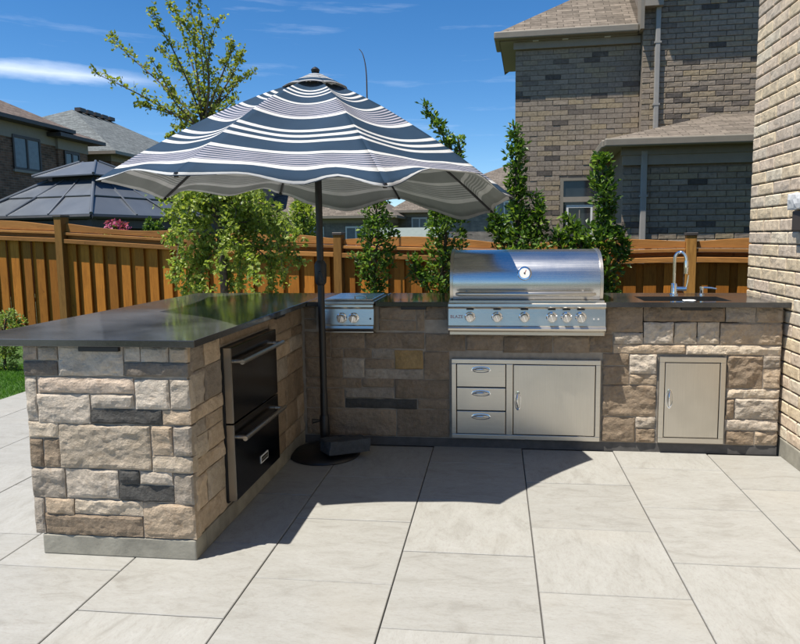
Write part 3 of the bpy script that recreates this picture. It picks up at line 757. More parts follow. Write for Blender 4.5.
# ------------------------------------------------------------------ umbrella
UC = Vector((-1.150, 4.215, 0))
umb = empty('patio_umbrella', UC, label='open navy and white striped patio umbrella on black pole and round base', cat='umbrella')
up_ = under(umb)
def canopy_mats():
    # u = distance from the apex along the panel (0..1)
    def build(name, navy, white, lilac, rough, weave, tf, tcol):
        t = NT(name); uv = t.n.new('ShaderNodeTexCoord'); s = t.n.new('ShaderNodeSeparateXYZ'); t.l.new(uv.outputs['UV'], s.inputs[0]); u = s.outputs[1]
        N, Wt, Li = navy, white, lilac
        st = [(0, N)]
        def stripe(a, b, c): st.extend([(a, c), (b, N)])
        for a in (.205, .240, .275): stripe(a, a+.014, Wt)
        stripe(.352, .370, Wt)
        stripe(.372, .492, Li); stripe(.496, .514, Wt)
        for a in (.612, .655, .698): stripe(a, a+.017, Wt)
        stripe(.792, .810, Wt); stripe(.812, .894, Li); stripe(.898, .918, Wt); stripe(.982, 1.0, Wt)
        # colour ramps hold 32 stops: split in two
        lo = [x for x in st if x[0] <= .515]; hi = [(0, N)] + [x for x in st if x[0] > .515]
        a = t.cramp(u, lo, 'CONSTANT'); b = t.cramp(u, hi, 'CONSTANT')
        base = t.mix(t.math('GREATER_THAN', u, .516), a, b)
        # fine lines inside the two lilac bands
        for c0, c1, k in ((.372, .492, 7), (.812, .894, 6)):
            inb = t.math('MULTIPLY', t.math('GREATER_THAN', u, c0), t.math('LESS_THAN', u, c1))
            ph = t.math('FRACT', t.math('MULTIPLY', t.math('SUBTRACT', u, c0), k/(c1-c0)))
            line = t.math('MULTIPLY', inb, t.math('LESS_THAN', ph, .56))
            base = t.mix(line, base, t.mix(.25, N, Li) if False else tuple(.95*n_+.05*l_ for n_, l_ in zip(N, Li)))
        wv = t.noise(t.coord(scale=(1, 1, 1)), 5, 4)
        base = t.mix(1.0, base, t.cramp(wv, [(.3, (.86, .86, .86)), (.7, (1.08, 1.08, 1.08))]), 'MULTIPLY')
        t.set(base=base, rough=rough, spec=.15)
        t.bump(t.math('ADD', t.noise(t.coord(), 600, 2), t.math('MULTIPLY', wv, 2.0)), weave, .003)
        tr = t.n.new('ShaderNodeBsdfTranslucent'); mx = t.n.new('ShaderNodeMixShader'); mx.inputs[0].default_value = tf
        if tcol: tr.inputs['Color'].default_value = (*tcol, 1)
        else: t.l.new(base, tr.inputs['Color'])
        t.l.new(t.p.outputs[0], mx.inputs[1]); t.l.new(tr.outputs[0], mx.inputs[2])
        t.l.new(mx.outputs[0], t.n['Material Output'].inputs[0])
        return t.m
    top = build('striped_canvas', (.022, .055, .105), (.74, .74, .73), (.50, .48, .55), .8, .12, .28, (.5, .5, .5))
    und = build('striped_canvas_underside', (.46, .48, .455), (.86, .86, .84), (.78, .79, .77), .85, .12, .45, None)
    return top, und
CAN_TOP, CAN_UND = canopy_mats()
PSI0 = -15.3   # azimuth (from -Y towards +X) that faces the camera is about +15 deg
R_RIM, Z_APEX, Z_RIM = 1.30, 2.46, 1.735
def rib_dir(k):
    a = rad(15.3 + 14 + 45*k); return Vector((math.sin(a), -math.cos(a), 0)), 14+45*k
RIMZ = [1.695, 1.675, 1.63, 1.775, 1.825, 1.745, 1.80, 1.755]
def rim_z(psi): return RIMZ[round((psi-14)/45) % 8]
# edge height offsets across each panel (t, dz): loose cloth between the rib tips
WAVES = {0: [(.35, .115), (.7, .125)], 1: [(.5, .0)], 2: [(.3, -.09), (.6, -.05)], 3: [(.45, -.12), (.7, -.09)], 4: [(.15, .05), (.5, .0), (.85, .06)], 5: [(.5, .0)], 6: [(.45, .045)], 7: [(.30, .025), (.58, -.012), (.78, .04)]}
def wave(k, t):
    pts = [(0, 0)] + WAVES[k] + [(1, 0)]
    for i in range(len(pts)-1):
        if pts[i][0] <= t <= pts[i+1][0]:
            s = (t-pts[i][0])/(pts[i+1][0]-pts[i][0]); s = s*s*(3-2*s)
            return pts[i][1]+(pts[i+1][1]-pts[i][1])*s
    return 0
def can_pt(k, s, t):
    """s: 0 apex..1 rim, t: 0..1 across panel k"""
    d0, p0 = rib_dir(k); d1, p1 = rib_dir(k+1)
    z0 = Z_APEX + (rim_z(p0)-Z_APEX)*(s**1.32); z1 = Z_APEX + (rim_z(p1)-Z_APEX)*(s**1.32)
    a = UC + d0*R_RIM*s; b = UC + d1*R_RIM*s; a.z = z0; b.z = z1
    p = a.lerp(b, t)
    sag = 4*t*(1-t)
    p.z += -.045*sag*math.sin(math.pi*min(1, s*1.02)) + wave(k, t)*s**9 + .006*mnoise.noise(p*4)*s
    c = Vector((p.x-UC.x, p.y-UC.y, 0)); p -= c*(.035*sag*s**3)
    return p
for k in range(8):
    mb = MB(); NS, NTT = 22, 18; uvs = []
    for i in range(NS+1):
        s = .10 + .90*i/NS
        for j in range(NTT+1):
            mb.v.append(tuple(can_pt(k, s, j/NTT))); uvs.append((j/NTT, s + .003*math.sin(j/NTT*9+k*2)*s))
    for i in range(NS):
        for j in range(NTT):
            a = i*(NTT+1)+j; mb.f.append((a, a+NTT+1, a+NTT+2, a+1))
    me = mb.mesh('canopy_panel', True, fix=False)
    ul = me.uv_layers.new(name='UVMap')
    for lp in me.loops: ul.data[lp.index].uv = uvs[lp.vertex_index]
    me.materials.append(CAN_TOP); me.materials.append(CAN_UND)
    o = link('canopy_panel', me, None, umb); o.matrix_parent_inverse = Matrix.Translation(-UC)
    sm = o.modifiers.new('piece', 'SOLIDIFY'); sm.thickness = .003; sm.offset = -1; sm.material_offset = 1; sm.material_offset_rim = 0
    # seam cord over the rib, rib and stretcher below
    d0, p0 = rib_dir(k)
    tip = can_pt(k, 1.0, 0)
    rb = up_(MB().tube([can_pt(k, s, 0)-Vector((0, 0, .013)) for s in (.06, .3, .55, .8, .97)], .0085, 6), 'rib', BLACK)
    mid = can_pt(k, .52, 0)-Vector((0, 0, .016))
    up_(MB().tube([mid, UC+Vector((0, 0, 1.90))+d0*.05], .006, 6), 'stretcher', BLACK, rb)
    up_(MB().lathe([(.010, -.012), (.013, 0), (.010, .012)], 8, Matrix.Translation(can_pt(k, .985, 0)-Vector((0, 0, .010)))), 'rib_tip', BLACK, rb)
# vent cap on top
def cap_pt(k, s, t):
    d0, _ = rib_dir(k); d1, _ = rib_dir(k+1)
    a = UC+d0*.215*s; b = UC+d1*.215*s; p = a.lerp(b, t); p.z = Z_APEX+.05-.108*s**1.1 + .010*math.sin(math.pi*t)*s*s
    return p
for k in range(8):
    mb = MB(); uvs = []; NS, NTT = 6, 8
    for i in range(NS+1):
        for j in range(NTT+1): mb.v.append(tuple(cap_pt(k, .05+.95*i/NS, j/NTT))); uvs.append((j/NTT, .56+.26*i/NS))
    for i in range(NS):
        for j in range(NTT): a = i*(NTT+1)+j; mb.f.append((a, a+NTT+1, a+NTT+2, a+1))
    me = mb.mesh('vent_cap_panel', True, fix=False); ul = me.uv_layers.new(name='UVMap')
    for lp in me.loops: ul.data[lp.index].uv = uvs[lp.vertex_index]
    me.materials.append(CAN_TOP); me.materials.append(CAN_UND)
    o = link('vent_cap_panel', me, None, umb); o.matrix_parent_inverse = Matrix.Translation(-UC)
    sm = o.modifiers.new('piece', 'SOLIDIFY'); sm.thickness = .003; sm.offset = -1; sm.material_offset = 1
TU = Matrix.Translation(UC)
up_(MB().lathe([(.024, Z_APEX+.045), (.028, Z_APEX+.062), (.016, Z_APEX+.074), (.004, Z_APEX+.08)], 14, TU), 'finial', BLACK, auto=40)
up_(MB().lathe([(.030, Z_APEX-.09), (.045, Z_APEX-.06), (.045, Z_APEX-.02), (.03, Z_APEX-.01)], 16, TU), 'hub', BLACK, auto=40)
up_(MB().lathe([(.032, 1.86), (.05, 1.88), (.05, 1.92), (.032, 1.94)], 16, TU), 'runner', BLACK, auto=40)
up_(MB().lathe([(.0225, .40), (.0225, 2.44)], 18, TU), 'pole', BLACK, auto=40)
up_(MB().lathe([(.030, .03), (.032, .035), (.032, .26), (.027, .275), (.0225, .28)], 18, TU), 'lower_sleeve', BLACK, auto=40)
up_(MB().lathe([(.0250, .27), (.0250, .41), (.0235, .42)], 18, TU), 'pole_lower', BLACK, auto=40)
cz = at(317.5, 272, UC.y).z
ch = up_(MB().lathe([(.026, cz-.085), (.036, cz-.07), (.040, cz-.02), (.040, cz+.05), (.030, cz+.068), (.024, cz+.075)], 16, TU), 'crank_housing', BLACKPL, auto=40)
ccx = UC.x
up_(MB().tube([(UC.x, UC.y-.036, cz), (UC.x+.02, UC.y-.066, cz), (UC.x+.035, UC.y-.072, cz-.05), (UC.x+.035, UC.y-.10, cz-.055)], [.008, .008, .007, .011], 8), 'crank_handle', BLACKPL, ch)
kb = up_(MB().tube([(UC.x-.03, UC.y-.01, .235), (UC.x-.075, UC.y-.03, .235)], [.008, .018], 10), 'clamp_knob', BLACKPL)
up_(MB().lathe([(.235, .0), (.238, .006), (.232, .018), (.20, .032), (.12, .045), (.05, .052), (.035, .075), (.033, .09)], 48, TU), 'base', BLACK, auto=40)
# dark granite block resting on the base as ballast
blk = MB().box(-.145, .145, -.08, .08, 0, .085).mesh('granite_block')
bm2 = bmesh.new(); bm2.from_mesh(blk); bmesh.ops.subdivide_edges(bm2, edges=bm2.edges, cuts=7, use_grid_fill=True)
for v in bm2.verts:
    n = mnoise.noise(v.co*18)*.008 + mnoise.noise(v.co*55)*.005
    v.co += Vector((n, mnoise.noise(v.co*20+Vector((5, 5, 5)))*.005, n if v.co.z > .07 else 0))
bm2.to_mesh(blk); bm2.free()
bo = link('granite_block', blk, BLOCK, bevel=.004); bc = at(346, 446, 4.09); bo.location = (UC.x+.155, UC.y-.075, .05); bo.rotation_euler = (rad(-3), rad(4), rad(38))
tag(bo, 'rough dark granite block lying on the round umbrella base as ballast', 'stone block')

# ------------------------------------------------------------------ near brick house on the right
XH, YC = 1.868, 5.15
nh = empty('brick_house', (XH+2, YC-2, 0), label='cream brick house wall rising at the right end of the island', cat='house')
npn = under(nh)
def nbox(name, mat, *a, **k): return npn(MB().box(*a), name, mat, **k)
nbox('foundation', CONCRETE, XH-.006, XH+4, -3, YC+.006, -.1, .118, bevel=.008)
nbox('wall_core', MORTAR_NEAR, XH+.012, XH+4, -3, YC-.012, .12, 6.5)
CB, LB = .0845, .262
variants = []
def brick_mesh(L, H, D, seed, amp=.0035, nn=6):
    """tumbled brick: eased arrises, slightly uneven face"""
    mb = MB(); off = Vector((seed*3.7, seed*1.3, 0)); e = min(.007, H*.1)
    xs = [0, e] + [e+(L-2*e)*i/(nn-2) for i in range(1, nn-2)] + [L-e, L]; zs = [0, e, H*.5, H-e, H]; nx = len(xs); nz = len(zs)
    for j, z in enumerate(zs):
        for i, x in enumerate(xs):
            edge = i in (0, nx-1) or j in (0, nz-1); q = Vector((x*16, z*22, 0))+off
            d = .001*mnoise.noise(q*2) if edge else .005+amp*mnoise.noise(q)
            mb.v.append((x+.002*mnoise.noise(q*1.7+Vector((0, 0, 5))), -d, z+.002*mnoise.noise(q*1.7+Vector((0, 0, 8)))))
    for j in range(nz-1):
        for i in range(nx-1): a = j*nx+i; mb.f.append((a, a+1, a+nx+1, a+nx))
    r = [i for i in range(nx)] + [j*nx+nx-1 for j in range(1, nz)] + [(nz-1)*nx+i for i in range(nx-2, -1, -1)] + [j*nx for j in range(nz-2, 0, -1)]
    b = len(mb.v)
    for q in r: mb.v.append((mb.v[q][0], D, mb.v[q][2]))
    for k in range(len(r)): k2 = (k+1) % len(r); mb.f.append((r[k], b+k, b+k2, r[k2]))
    return mb
jn = .009
fullm = [brick_mesh(LB-jn, CB-jn, .04, s) for s in range(6)]; fullmesh = [x.mesh('brick', fix=False) for x in fullm]
halfm = [brick_mesh(LB/2-jn, CB-jn, .04, s+20) for s in range(3)]; halfmesh = [x.mesh('brick', fix=False) for x in halfm]
lst = []; rb_ = random.Random(4)
for r in range(74):
    z = .122+r*CB; y = YC-.004; off = r % 2; first = True
    while y > 1.4:
        L = LB/2 if (first and off) else LB
        lst.append((y-L+jn/2, z, L)); y -= L; first = False
def vis(b):
    y, z, L = b; p = Vector((XH, y+L/2, z)) - CAM; zc = p.dot(FWD)
    u = PCX+F_PX*p.dot(RGT)/zc; v = PCY-F_PX*p.dot(UPV)/zc
    return u < 815 and -15 < v < 660
vb = [b for b in lst if vis(b)][:300]; vset = set(vb)
for (y, z, L) in vb:
    me = rb_.choice(halfmesh if L < .2 else fullmesh)
    o = link('brick', me, BRICK_NEAR, nh); o.matrix_parent_inverse = Matrix.Translation(-Vector(nh.location))
    # local x runs along -y so that the face looks towards -x
    o.location = (XH, y+L-jn/2, z); o.rotation_euler = (0, 0, -math.pi/2)
rest = MB()
for (y, z, L) in lst:
    if (y, z, L) in vset: continue
    src = rb_.choice(halfm if L < .2 else fullm)
    M = Matrix.Translation((XH, y+L-jn/2, z)) @ Matrix.Rotation(-math.pi/2, 4, 'Z')
    rest.add([M @ Vector(p) for p in src.v], src.f)
tag(npn(rest, 'brickwork', BRICK_NEAR_I, fix=False), kind='stuff')
# north face of the same corner (just round the edge)
rest = MB()
for r in range(74):
    z = .122+r*CB; x = XH+.005+(.0 if r % 2 else LB/2)
    while x < XH+1.5:
        M = Matrix.Translation((x+LB-jn, YC, z)) @ Matrix.Rotation(math.pi, 4, 'Z')
        src = rb_.choice(fullm); rest.add([M @ Vector(p) for p in src.v], src.f); x += LB
tag(npn(rest, 'brickwork', BRICK_NEAR_I, fix=False), kind='stuff')
# wall fixture: pale stone mounting block with a dark box below it
wp0, wp1 = atX(789, 203, XH-.05), atX(806, 203, XH-.05)
wl_ = empty('wall_lantern', (XH, wp0.y-.12, wp0.z), label='pale stone mounting block with dark lantern box on the cream brick wall', cat='wall lamp')
wp_ = under(wl_)
yl = wp0.y
mbk = rock(.26, .10, 999, .012, .008, .02, .03)
M = Matrix.Translation((XH-.055, yl, wp0.z-.045)) @ Matrix.Rotation(-math.pi/2, 4, 'Z')
wp_(MB().add([M @ Vector(p) for p in mbk.v], mbk.f), 'mounting_block', WHITE, fix=False)
wp_(MB().box(XH-.03, XH-.002, yl-.255, yl-.004, wp0.z-.044, wp0.z+.052), 'backing', WHITE)
wp_(MB().box(XH-.05, XH-.003, yl-.24, yl-.05, wp0.z-.175, wp0.z-.052), 'lantern_box', TRIM_D, bevel=.006)

# ------------------------------------------------------------------ wooden fence
fence = empty('wooden_fence', (-1, 8.3, -.4), label='stained cedar privacy fence with scalloped top boards behind the island', cat='fence')
fpc = under(fence)
FA = rad(-7.5); FO = Vector((-2.02, 8.40, 0)); FD = Vector((math.cos(FA), math.sin(FA), 0)); FN = Vector((math.sin(FA), -math.cos(FA), 0))  # towards the camera
FS = 2.13
def fz(s):  # top of posts along the fence
    P = [(-4*FS, 2.0), (-2*FS, 1.815), (-1*FS, 1.585), (0, 1.52), (FS, 1.46), (2*FS, 1.472), (3*FS, 1.47)]
    for i in range(len(P)-1):
        if s <= P[i+1][0]:
            t = (s-P[i][0])/(P[i+1][0]-P[i][0]); return P[i][1]+t*(P[i+1][1]-P[i][1])
    return P[-1][1]
MF = Matrix.Translation(FO) @ Matrix.Rotation(FA, 4, 'Z')   # local x along, -y towards the camera
rf = random.Random(8)
def fbox(name, mat, s0, s1, n0, n1, z0, z1, z0b=None, z1b=None, parent=None, bevel=.004):
    """n: distance towards the camera; optional different z at the s1 end"""
    z0b = z0 if z0b is None else z0b; z1b = z1 if z1b is None else z1b
    L = s1-s0; mb = MB(); vs = []
    for s, a, b in ((0, z0, z1), (L, z0b, z1b)):
        vs += [(s, -n0, a-z0), (s, -n1, a-z0), (s, -n1, b-z0), (s, -n0, b-z0)]
    mb.add(vs, [(0, 1, 2, 3), (7, 6, 5, 4), (0, 4, 5, 1), (1, 5, 6, 2), (2, 6, 7, 3), (3, 7, 4, 0)])
    o = mb.build(name, mat, parent or fence, bevel=bevel, segs=1)
    o.matrix_parent_inverse = Matrix.Translation(-Vector(fence.location))
    o.matrix_basis = MF @ Matrix.Translation((s0, 0, z0))
    return o
POSTS = [-5, -4, -3, -2, -1, 0, 1, 2, 3]
PH = {-5: 1.98, -4: 1.95, -3: 1.93, -2: 1.815, -1: 1.585, 0: 1.52, 1: 1.455, 2: 1.472, 3: 1.47}
for k in POSTS:
    s = k*FS; zt = PH[k]; w = .055 if k != -2 else .062
    fbox('post', CEDAR_POST, s-w, s+w, -.03, w*2-.0, -.5, zt-.03)
    fbox('post_cap', TRIM_D, s-w-.01, s+w+.01, -.04, w*2+.01, zt-.03, zt+.004)
# panel rails: (z just below post top at either end), top-board profile sign
PANEL = {-5: (1.88, 1.85, -1), -4: (1.84, 1.81, 1), -3: (1.80, 1.72, 1), -2: (1.705, 1.585, -1), -1: (1.56, 1.50, 1), 0: (1.49, 1.43, 1), 1: (1.385, 1.43, 1), 2: (1.43, 1.40, 1)}
for k, (za, zb, sg) in PANEL.items():
    s0, s1 = k*FS+.057, (k+1)*FS-.057; L = s1-s0
    # scalloped top board
    n = 16; mb = MB(); H = .125
    for i in range(n+1):
        t = i/n; zb_ = za+(zb-za)*t
        if sg > 0: top = zb_ - .055 + .055*math.sin(math.pi*min(1, max(0, (t*1.06-.03))))**.8
        else: top = zb_ - .005 - .050*math.sin(math.pi*t)**1.2
        for nn_, zz_ in ((-.018, zb_-H), (.012, zb_-H), (.012, top), (-.018, top)): mb.v.append((L*t, -nn_-.03, zz_))
    for i in range(n):
        for q in range(4): mb.f.append((i*4+q, i*4+(q+1) % 4, i*4+4+(q+1) % 4, i*4+4+q))
    mb.f.append((0, 1, 2, 3)); mb.f.append((n*4+3, n*4+2, n*4+1, n*4))
    o = mb.build('top_board', CEDAR_X, fence, bevel=.003, segs=1); o.matrix_parent_inverse = Matrix.Translation(-Vector(fence.location)); o.matrix_basis = MF @ Matrix.Translation((s0, 0, 0))
    fbox('trim_rail', CEDAR_X, s0, s1, .0, .085, za-H-.048, za-H-.010, zb-H-.048, zb-H-.010)
    fbox('back_board', CEDAR_X, s0, s1, -.028, .004, za-H-.16, za-H-.052, zb-H-.16, zb-H-.052)
    fbox('rail', CEDAR_X, s0, s1, .006, .105, za-H-.165, za-H-.105, zb-H-.165, zb-H-.105)
    per = .212; cnt = int(L/per)
    per = L/cnt
    for i in range(cnt*2):
        s = s0+per*(i//2)
        if i % 2 == 0: a, b, n0, n1 = s+.004, s+.148+rf.uniform(-.008, .004), .010, .032
        else: a, b, n0, n1 = s+per*.5+.004, s+per+.052, -.034, -.014
        b = min(b, s1-.002); tm = (a-s0)/L; z1 = za+(zb-za)*tm-H-.170
        fbox('board', CEDAR, a, b, n0, n1, -.38 if k > -2 else -.12, z1, bevel=.003)

# ------------------------------------------------------------------ foliage
def leaf(mb, p, d, up, L, w):
    """one folded leaf: base p, direction d"""
    d = d.normalized(); sidev = d.cross(up)
    if sidev.length < 1e-3: sidev = d.cross(Vector((1, .3, 0)))
    sidev.normalize(); nrm = sidev.cross(d)
    m_ = p + d*L*.5
    b = len(mb.v)
    mb.v += [tuple(p), tuple(m_+sidev*w*.5+nrm*w*.16), tuple(p+d*L), tuple(m_-sidev*w*.5+nrm*w*.16)]
    mb.f += [(b, b+1, b+2), (b, b+2, b+3)]
def rv(rn): 
    while True:
        v = Vector((rn.uniform(-1, 1), rn.uniform(-1, 1), rn.uniform(-1, 1)))
        if .05 < v.length < 1: return v.normalized()
def spline(pts, n=8):
    out = []; P = [pts[0]]+list(pts)+[pts[-1]]
    for i in range(1, len(P)-2):
        a, b, c, d = (Vector(P[i+j]) for j in (-1, 0, 1, 2))
        for k in range(n):
            t = k/n; out.append(.5*((2*b)+(c-a)*t+(2*a-5*b+4*c-d)*t*t+(3*b-a-3*c+d)*t**3))
    out.append(Vector(pts[-1])); return out
def taper(pts, r0, r1): return [r0+(r1-r0)*i/(len(pts)-1) for i in range(len(pts))]

# young birch left of the umbrella
TY = 6.75
tb = at(224, 300, TY)
tree = empty('birch_tree', (tb.x, TY, ground_z(tb.x, TY)), label='slender young birch with airy top and drooping lower foliage left of umbrella', cat='tree')
tpf = under(tree); rt = random.Random(21)
wood = MB(); crown = MB(); low = MB()
tr = spline([Vector((tb.x, TY, ground_z(tb.x, TY)-.03)), at(223, 262, TY), at(216, 215, TY+.05), at(207, 165, TY), at(204, 130, TY)], 6)
wood.tube(tr, taper(tr, .045, .026), 9)
def Q(px, py, dy=0): return at(px, py, TY+dy)
TOPS = [  # (points in the photo, depth shift at the tip)
 ([(204,130),(170,112),(146,98),(118,84),(92,72)], -.35), ([(203,135),(185,118),(165,112),(150,108),(138,106)], -.15), ([(204,130),(178,100),(150,74),(128,55),(110,37)], .3),
 ([(204,130),(192,92),(172,48),(160,28),(151,10)], -.25), ([(204,130),(196,80),(185,40),(176,14),(170,4)], .35), ([(204,130),(204,80),(198,40),(190,8),(186,-22)], 0),
 ([(204,130),(209,90),(206,55),(200,20),(197,-16)], -.5), ([(204,130),(208,90),(209,55),(214,30),(222,17)], .25), ([(204,130),(214,95),(224,70),(230,55),(232,42)], -.2),
 ([(204,130),(218,105),(230,92),(240,80),(256,72)], .3), ([(204,130),(215,105),(232,75),(238,62),(243,52)], .15), ([(203,135),(190,118),(176,104),(168,88),(152,60)], -.45),
 ([(204,130),(198,100),(186,78),(172,62),(160,50)], .5), ([(204,130),(200,95),(196,65),(194,40),(180,20)], -.35), ([(203,140),(190,132),(178,128),(168,138)], .1), ([(203,140),(215,120),(224,110),(236,98)], -.3)]
for pts, dy in TOPS:
    sp = spline([Q(x, y, dy*i/(len(pts)-1)) for i, (x, y) in enumerate(pts)], 7)
    wood.tube(sp, taper(sp, .012, .0025), 5)
    n = len(sp)
    for i in range(3, n):
        f = i/(n-1)
        for r in range(5):
            if rt.random() < .34: continue
            tw = (rv(rt)+Vector((0, 0, .5))).normalized(); ln = rt.uniform(.03, .15)*(1.1-.5*f)
            base = sp[i]; tip = base+tw*ln
            if rt.random() < .45: wood.tube([base, tip], [.002, .0012], 3, False)
            for q in range(rt.randint(2, 4)):
                pp = base.lerp(tip, rt.uniform(.35, 1.05)); leaf(crown, pp, rv(rt)+Vector((0, 0, .25)), rv(rt), rt.uniform(.030, .052), rt.uniform(.022, .036))
DROOP = [[(212,200),(195,192),(180,200),(170,215)], [(214,205),(190,205),(176,225),(168,240)], [(216,215),(196,218),(182,232),(176,262)], [(218,230),(200,240),(185,258),(172,278)], [(220,240),(205,250),(192,268),(184,288)],
 [(214,200),(235,192),(255,196),(268,212)], [(214,200),(240,198),(265,205),(285,222)], [(216,205),(250,202),(280,210),(298,236)], [(218,215),(245,215),(270,228),(288,252)], [(218,220),(240,228),(262,240),(276,262)], [(220,235),(236,244),(250,258),(256,280)],
 [(216,210),(222,200),(232,205),(240,230)], [(216,212),(206,208),(205,225),(203,250)], [(220,240),(225,255),(230,270),(232,290)], [(219,230),(232,238),(240,255),(238,285)], [(216,205),(228,196),(245,200),(252,225)], [(214,200),(200,196),(190,205),(186,230)],
 [(220,225),(260,222),(285,235),(300,262)], [(220,235),(255,248),(272,268),(268,292)], [(220,245),(206,262),(200,280),(205,296)], [(214,198),(225,190),(240,186),(262,190)], [(213,195),(196,188),(180,188),(160,196)], [(216,215),(240,222),(250,240),(244,268)], [(216,212),(262,214),(276,240),(284,276)], [(216,205),(236,210),(226,238),(218,268)]]
for pts in DROOP:
    dy = rt.uniform(-.55, .5)
    sp = spline([Q(x, y, dy*i/(len(pts)-1)) for i, (x, y) in enumerate(pts)], 8)
    wood.tube(sp, taper(sp, .009, .002), 5)
    for i in range(3, len(sp)):
        for r in range(5):
            tw = (rv(rt)+Vector((0, 0, -.5))).normalized(); ln = rt.uniform(.04, .17); tip = sp[i]+tw*ln
            for q in range(rt.randint(2, 5)):
                leaf(low, sp[i].lerp(tip, rt.uniform(.2, 1.1)), rv(rt)+Vector((0, 0, -.5)), rv(rt)+Vector((0, 0, .6)), rt.uniform(.036, .062), rt.uniform(.026, .042))
tpf(wood, 'trunk', BARK, fix=False, smooth=True)
tpf(crown, 'crown', LEAF_BIRCH, fix=False); tpf(low, 'lower_foliage', LEAF_BIRCH_LOW, fix=False)

def shrub(name, label, cat, Y, stems, Lf, mat=LEAF_DARK, seed=1, group=None, width=1.0, dens=1.0):
    """stems: list of [(px,py,half-width in px) ...] from the ground up"""
    b = at(stems[0][0][0], stems[0][0][1], Y); gz = ground_z(b.x, Y)
    root = empty(name, (b.x, Y, gz), label=label, cat=cat, group=group); f = under(root); rn = random.Random(seed)
    wd = MB(); lv = MB(); k_ = Y/F_PX
    for st in stems:
        pts = [at(x, y, Y) for x, y, w in st]; ws = [w*k_ for x, y, w in st]
        if pts[0].z > gz and st is stems[0]: pts = [Vector((pts[0].x, Y, gz-.02))]+pts; ws = [ws[0]]+ws
        N = 60
        for i in range(len(pts)-1):
            wd.tube([pts[i], pts[i+1]], [.018-.012*i/len(pts), .018-.012*(i+1)/len(pts)], 6)
            seg = (pts[i+1]-pts[i]).length
            ncl = max(5, int(seg*(170 if ws[i] > .08 else 120)*dens*(.4+max(ws[i], ws[i+1])*6)))
            for c in range(ncl):
                t = rn.random(); w = ws[i]+(ws[i+1]-ws[i])*t; a = rn.uniform(0, 6.283); r = w*math.sqrt(rn.random())
                r *= .75+.45*mnoise.noise(Vector((math.cos(a)*1.5, math.sin(a)*1.5, (pts[i].z+t*seg)*5+seed*7)))+.2*rn.random()
                axis = pts[i].lerp(pts[i+1], t); o = Vector((math.cos(a)*r, math.sin(a)*r, 0)); c0 = axis+o
                if rn.random() < .25: wd.tube([axis-Vector((0, 0, .5*r)), c0], [.005, .002], 4, False)
                out = (o.normalized() if r > .01 else rv(rn))
                for q in range(rn.randint(4, 7)):
                    d = out*.7+Vector((0, 0, .55))+rv(rn)*.9
                    leaf(lv, c0+rv(rn)*Lf*.55, d, rv(rn)*.7+Vector((0, 0, .8)), Lf*rn.uniform(.7, 1.2), Lf*rn.uniform(.42, .6))
    f(wd, 'trunk', TWIG, fix=False); f(lv, 'crown', mat, fix=False)
    return root
G1 = 'columnar shrubs along the fence'
shrub('columnar_shrub', 'narrow dark green columnar shrub between umbrella pole and grill', 'shrub', 6.6, [[(375,292,8),(375,275,15),(376,255,19),(378,232,18),(376,212,14),(378,196,9)], [(368,280,6),(360,262,5),(352,255,4)]], .062, seed=31, group=G1)
shrub('columnar_shrub', 'broad columnar shrub behind the grill with a bare sprig above the umbrella', 'shrub', 6.8, [[(443,296,14),(442,275,22),(444,255,24),(446,235,24),(444,214,22),(448,195,16),(455,160,5),(446,140,4),(438,128,6),(430,114,5),(424,105,4)], [(425,285,9),(416,270,8),(412,258,4)], [(456,165,3),(460,150,3),(458,138,5)]], .062, seed=32, group=G1)
shrub('columnar_shrub', 'tall shrub with thin leafy spire against the house corner behind grill', 'shrub', 7.0, [[(519,290,20),(519,262,28),(520,245,30),(518,228,20),(517,208,8),(516,190,9),(516,165,8),(517,142,7),(514,126,5)], [(535,240,10),(540,222,9),(538,205,6),(535,195,3)], [(505,245,10),(497,228,9),(495,214,5)]], .070, seed=33, group=G1)
shrub('columnar_shrub', 'shrub with leafy column in front of the house window behind grill', 'shrub', 7.0, [[(603,298,14),(602,270,22),(598,250,24),(602,236,16),(603,218,10),(604,195,13),(603,175,11),(601,155,6)], [(585,255,16),(578,240,14),(572,228,7),(568,216,3)], [(618,262,10),(622,245,8),(620,228,5)], [(565,255,10),(560,242,9),(556,232,4)]], .070, seed=34, group=G1)
shrub('round_bush', 'small yellow-green bush at the far left of the counter', 'bush', 7.0, [[(4,352,14),(4,334,20),(6,320,18),(10,312,10)], [(16,340,9),(20,322,8)]], .05, LEAF_LIGHT, seed=35)
shrub('leafy_bush', 'small leafy bush just left of the umbrella pole behind fence', 'bush', 9.6, [[(303,250,14),(304,228,17),(303,212,14),(302,202,6)]], .08, LEAF_BIRCH_LOW, seed=36)
fl = shrub('flowering_plant', 'pink flowering plant peeking above the fence by the gazebo', 'plant', 11.0, [[(114,250,9),(115,232,11),(118,226,8)]], .07, LEAF_DARK, seed=37)
pm = MB(); rp2 = random.Random(3)
for k in range(140):
    c = at(rp2.uniform(107, 128), rp2.uniform(221, 232), 11.0+rp2.uniform(-.2, .2)); leaf(pm, c, rv(rp2), rv(rp2), .075, .06)
po = pm.build('blossom', PETAL, fl, fix=False); po.matrix_parent_inverse = Matrix.Translation(-Vector(fl.location))
shrub('small_conifer', 'little dark conifer top above the fence right of the gazebo', 'conifer', 12.0, [[(150,250,10),(150,235,9),(149,226,5),(149,219,1.5)], [(158,248,7),(158,232,5),(158,223,1.5)]], .06, LEAF_DARK, seed=38)
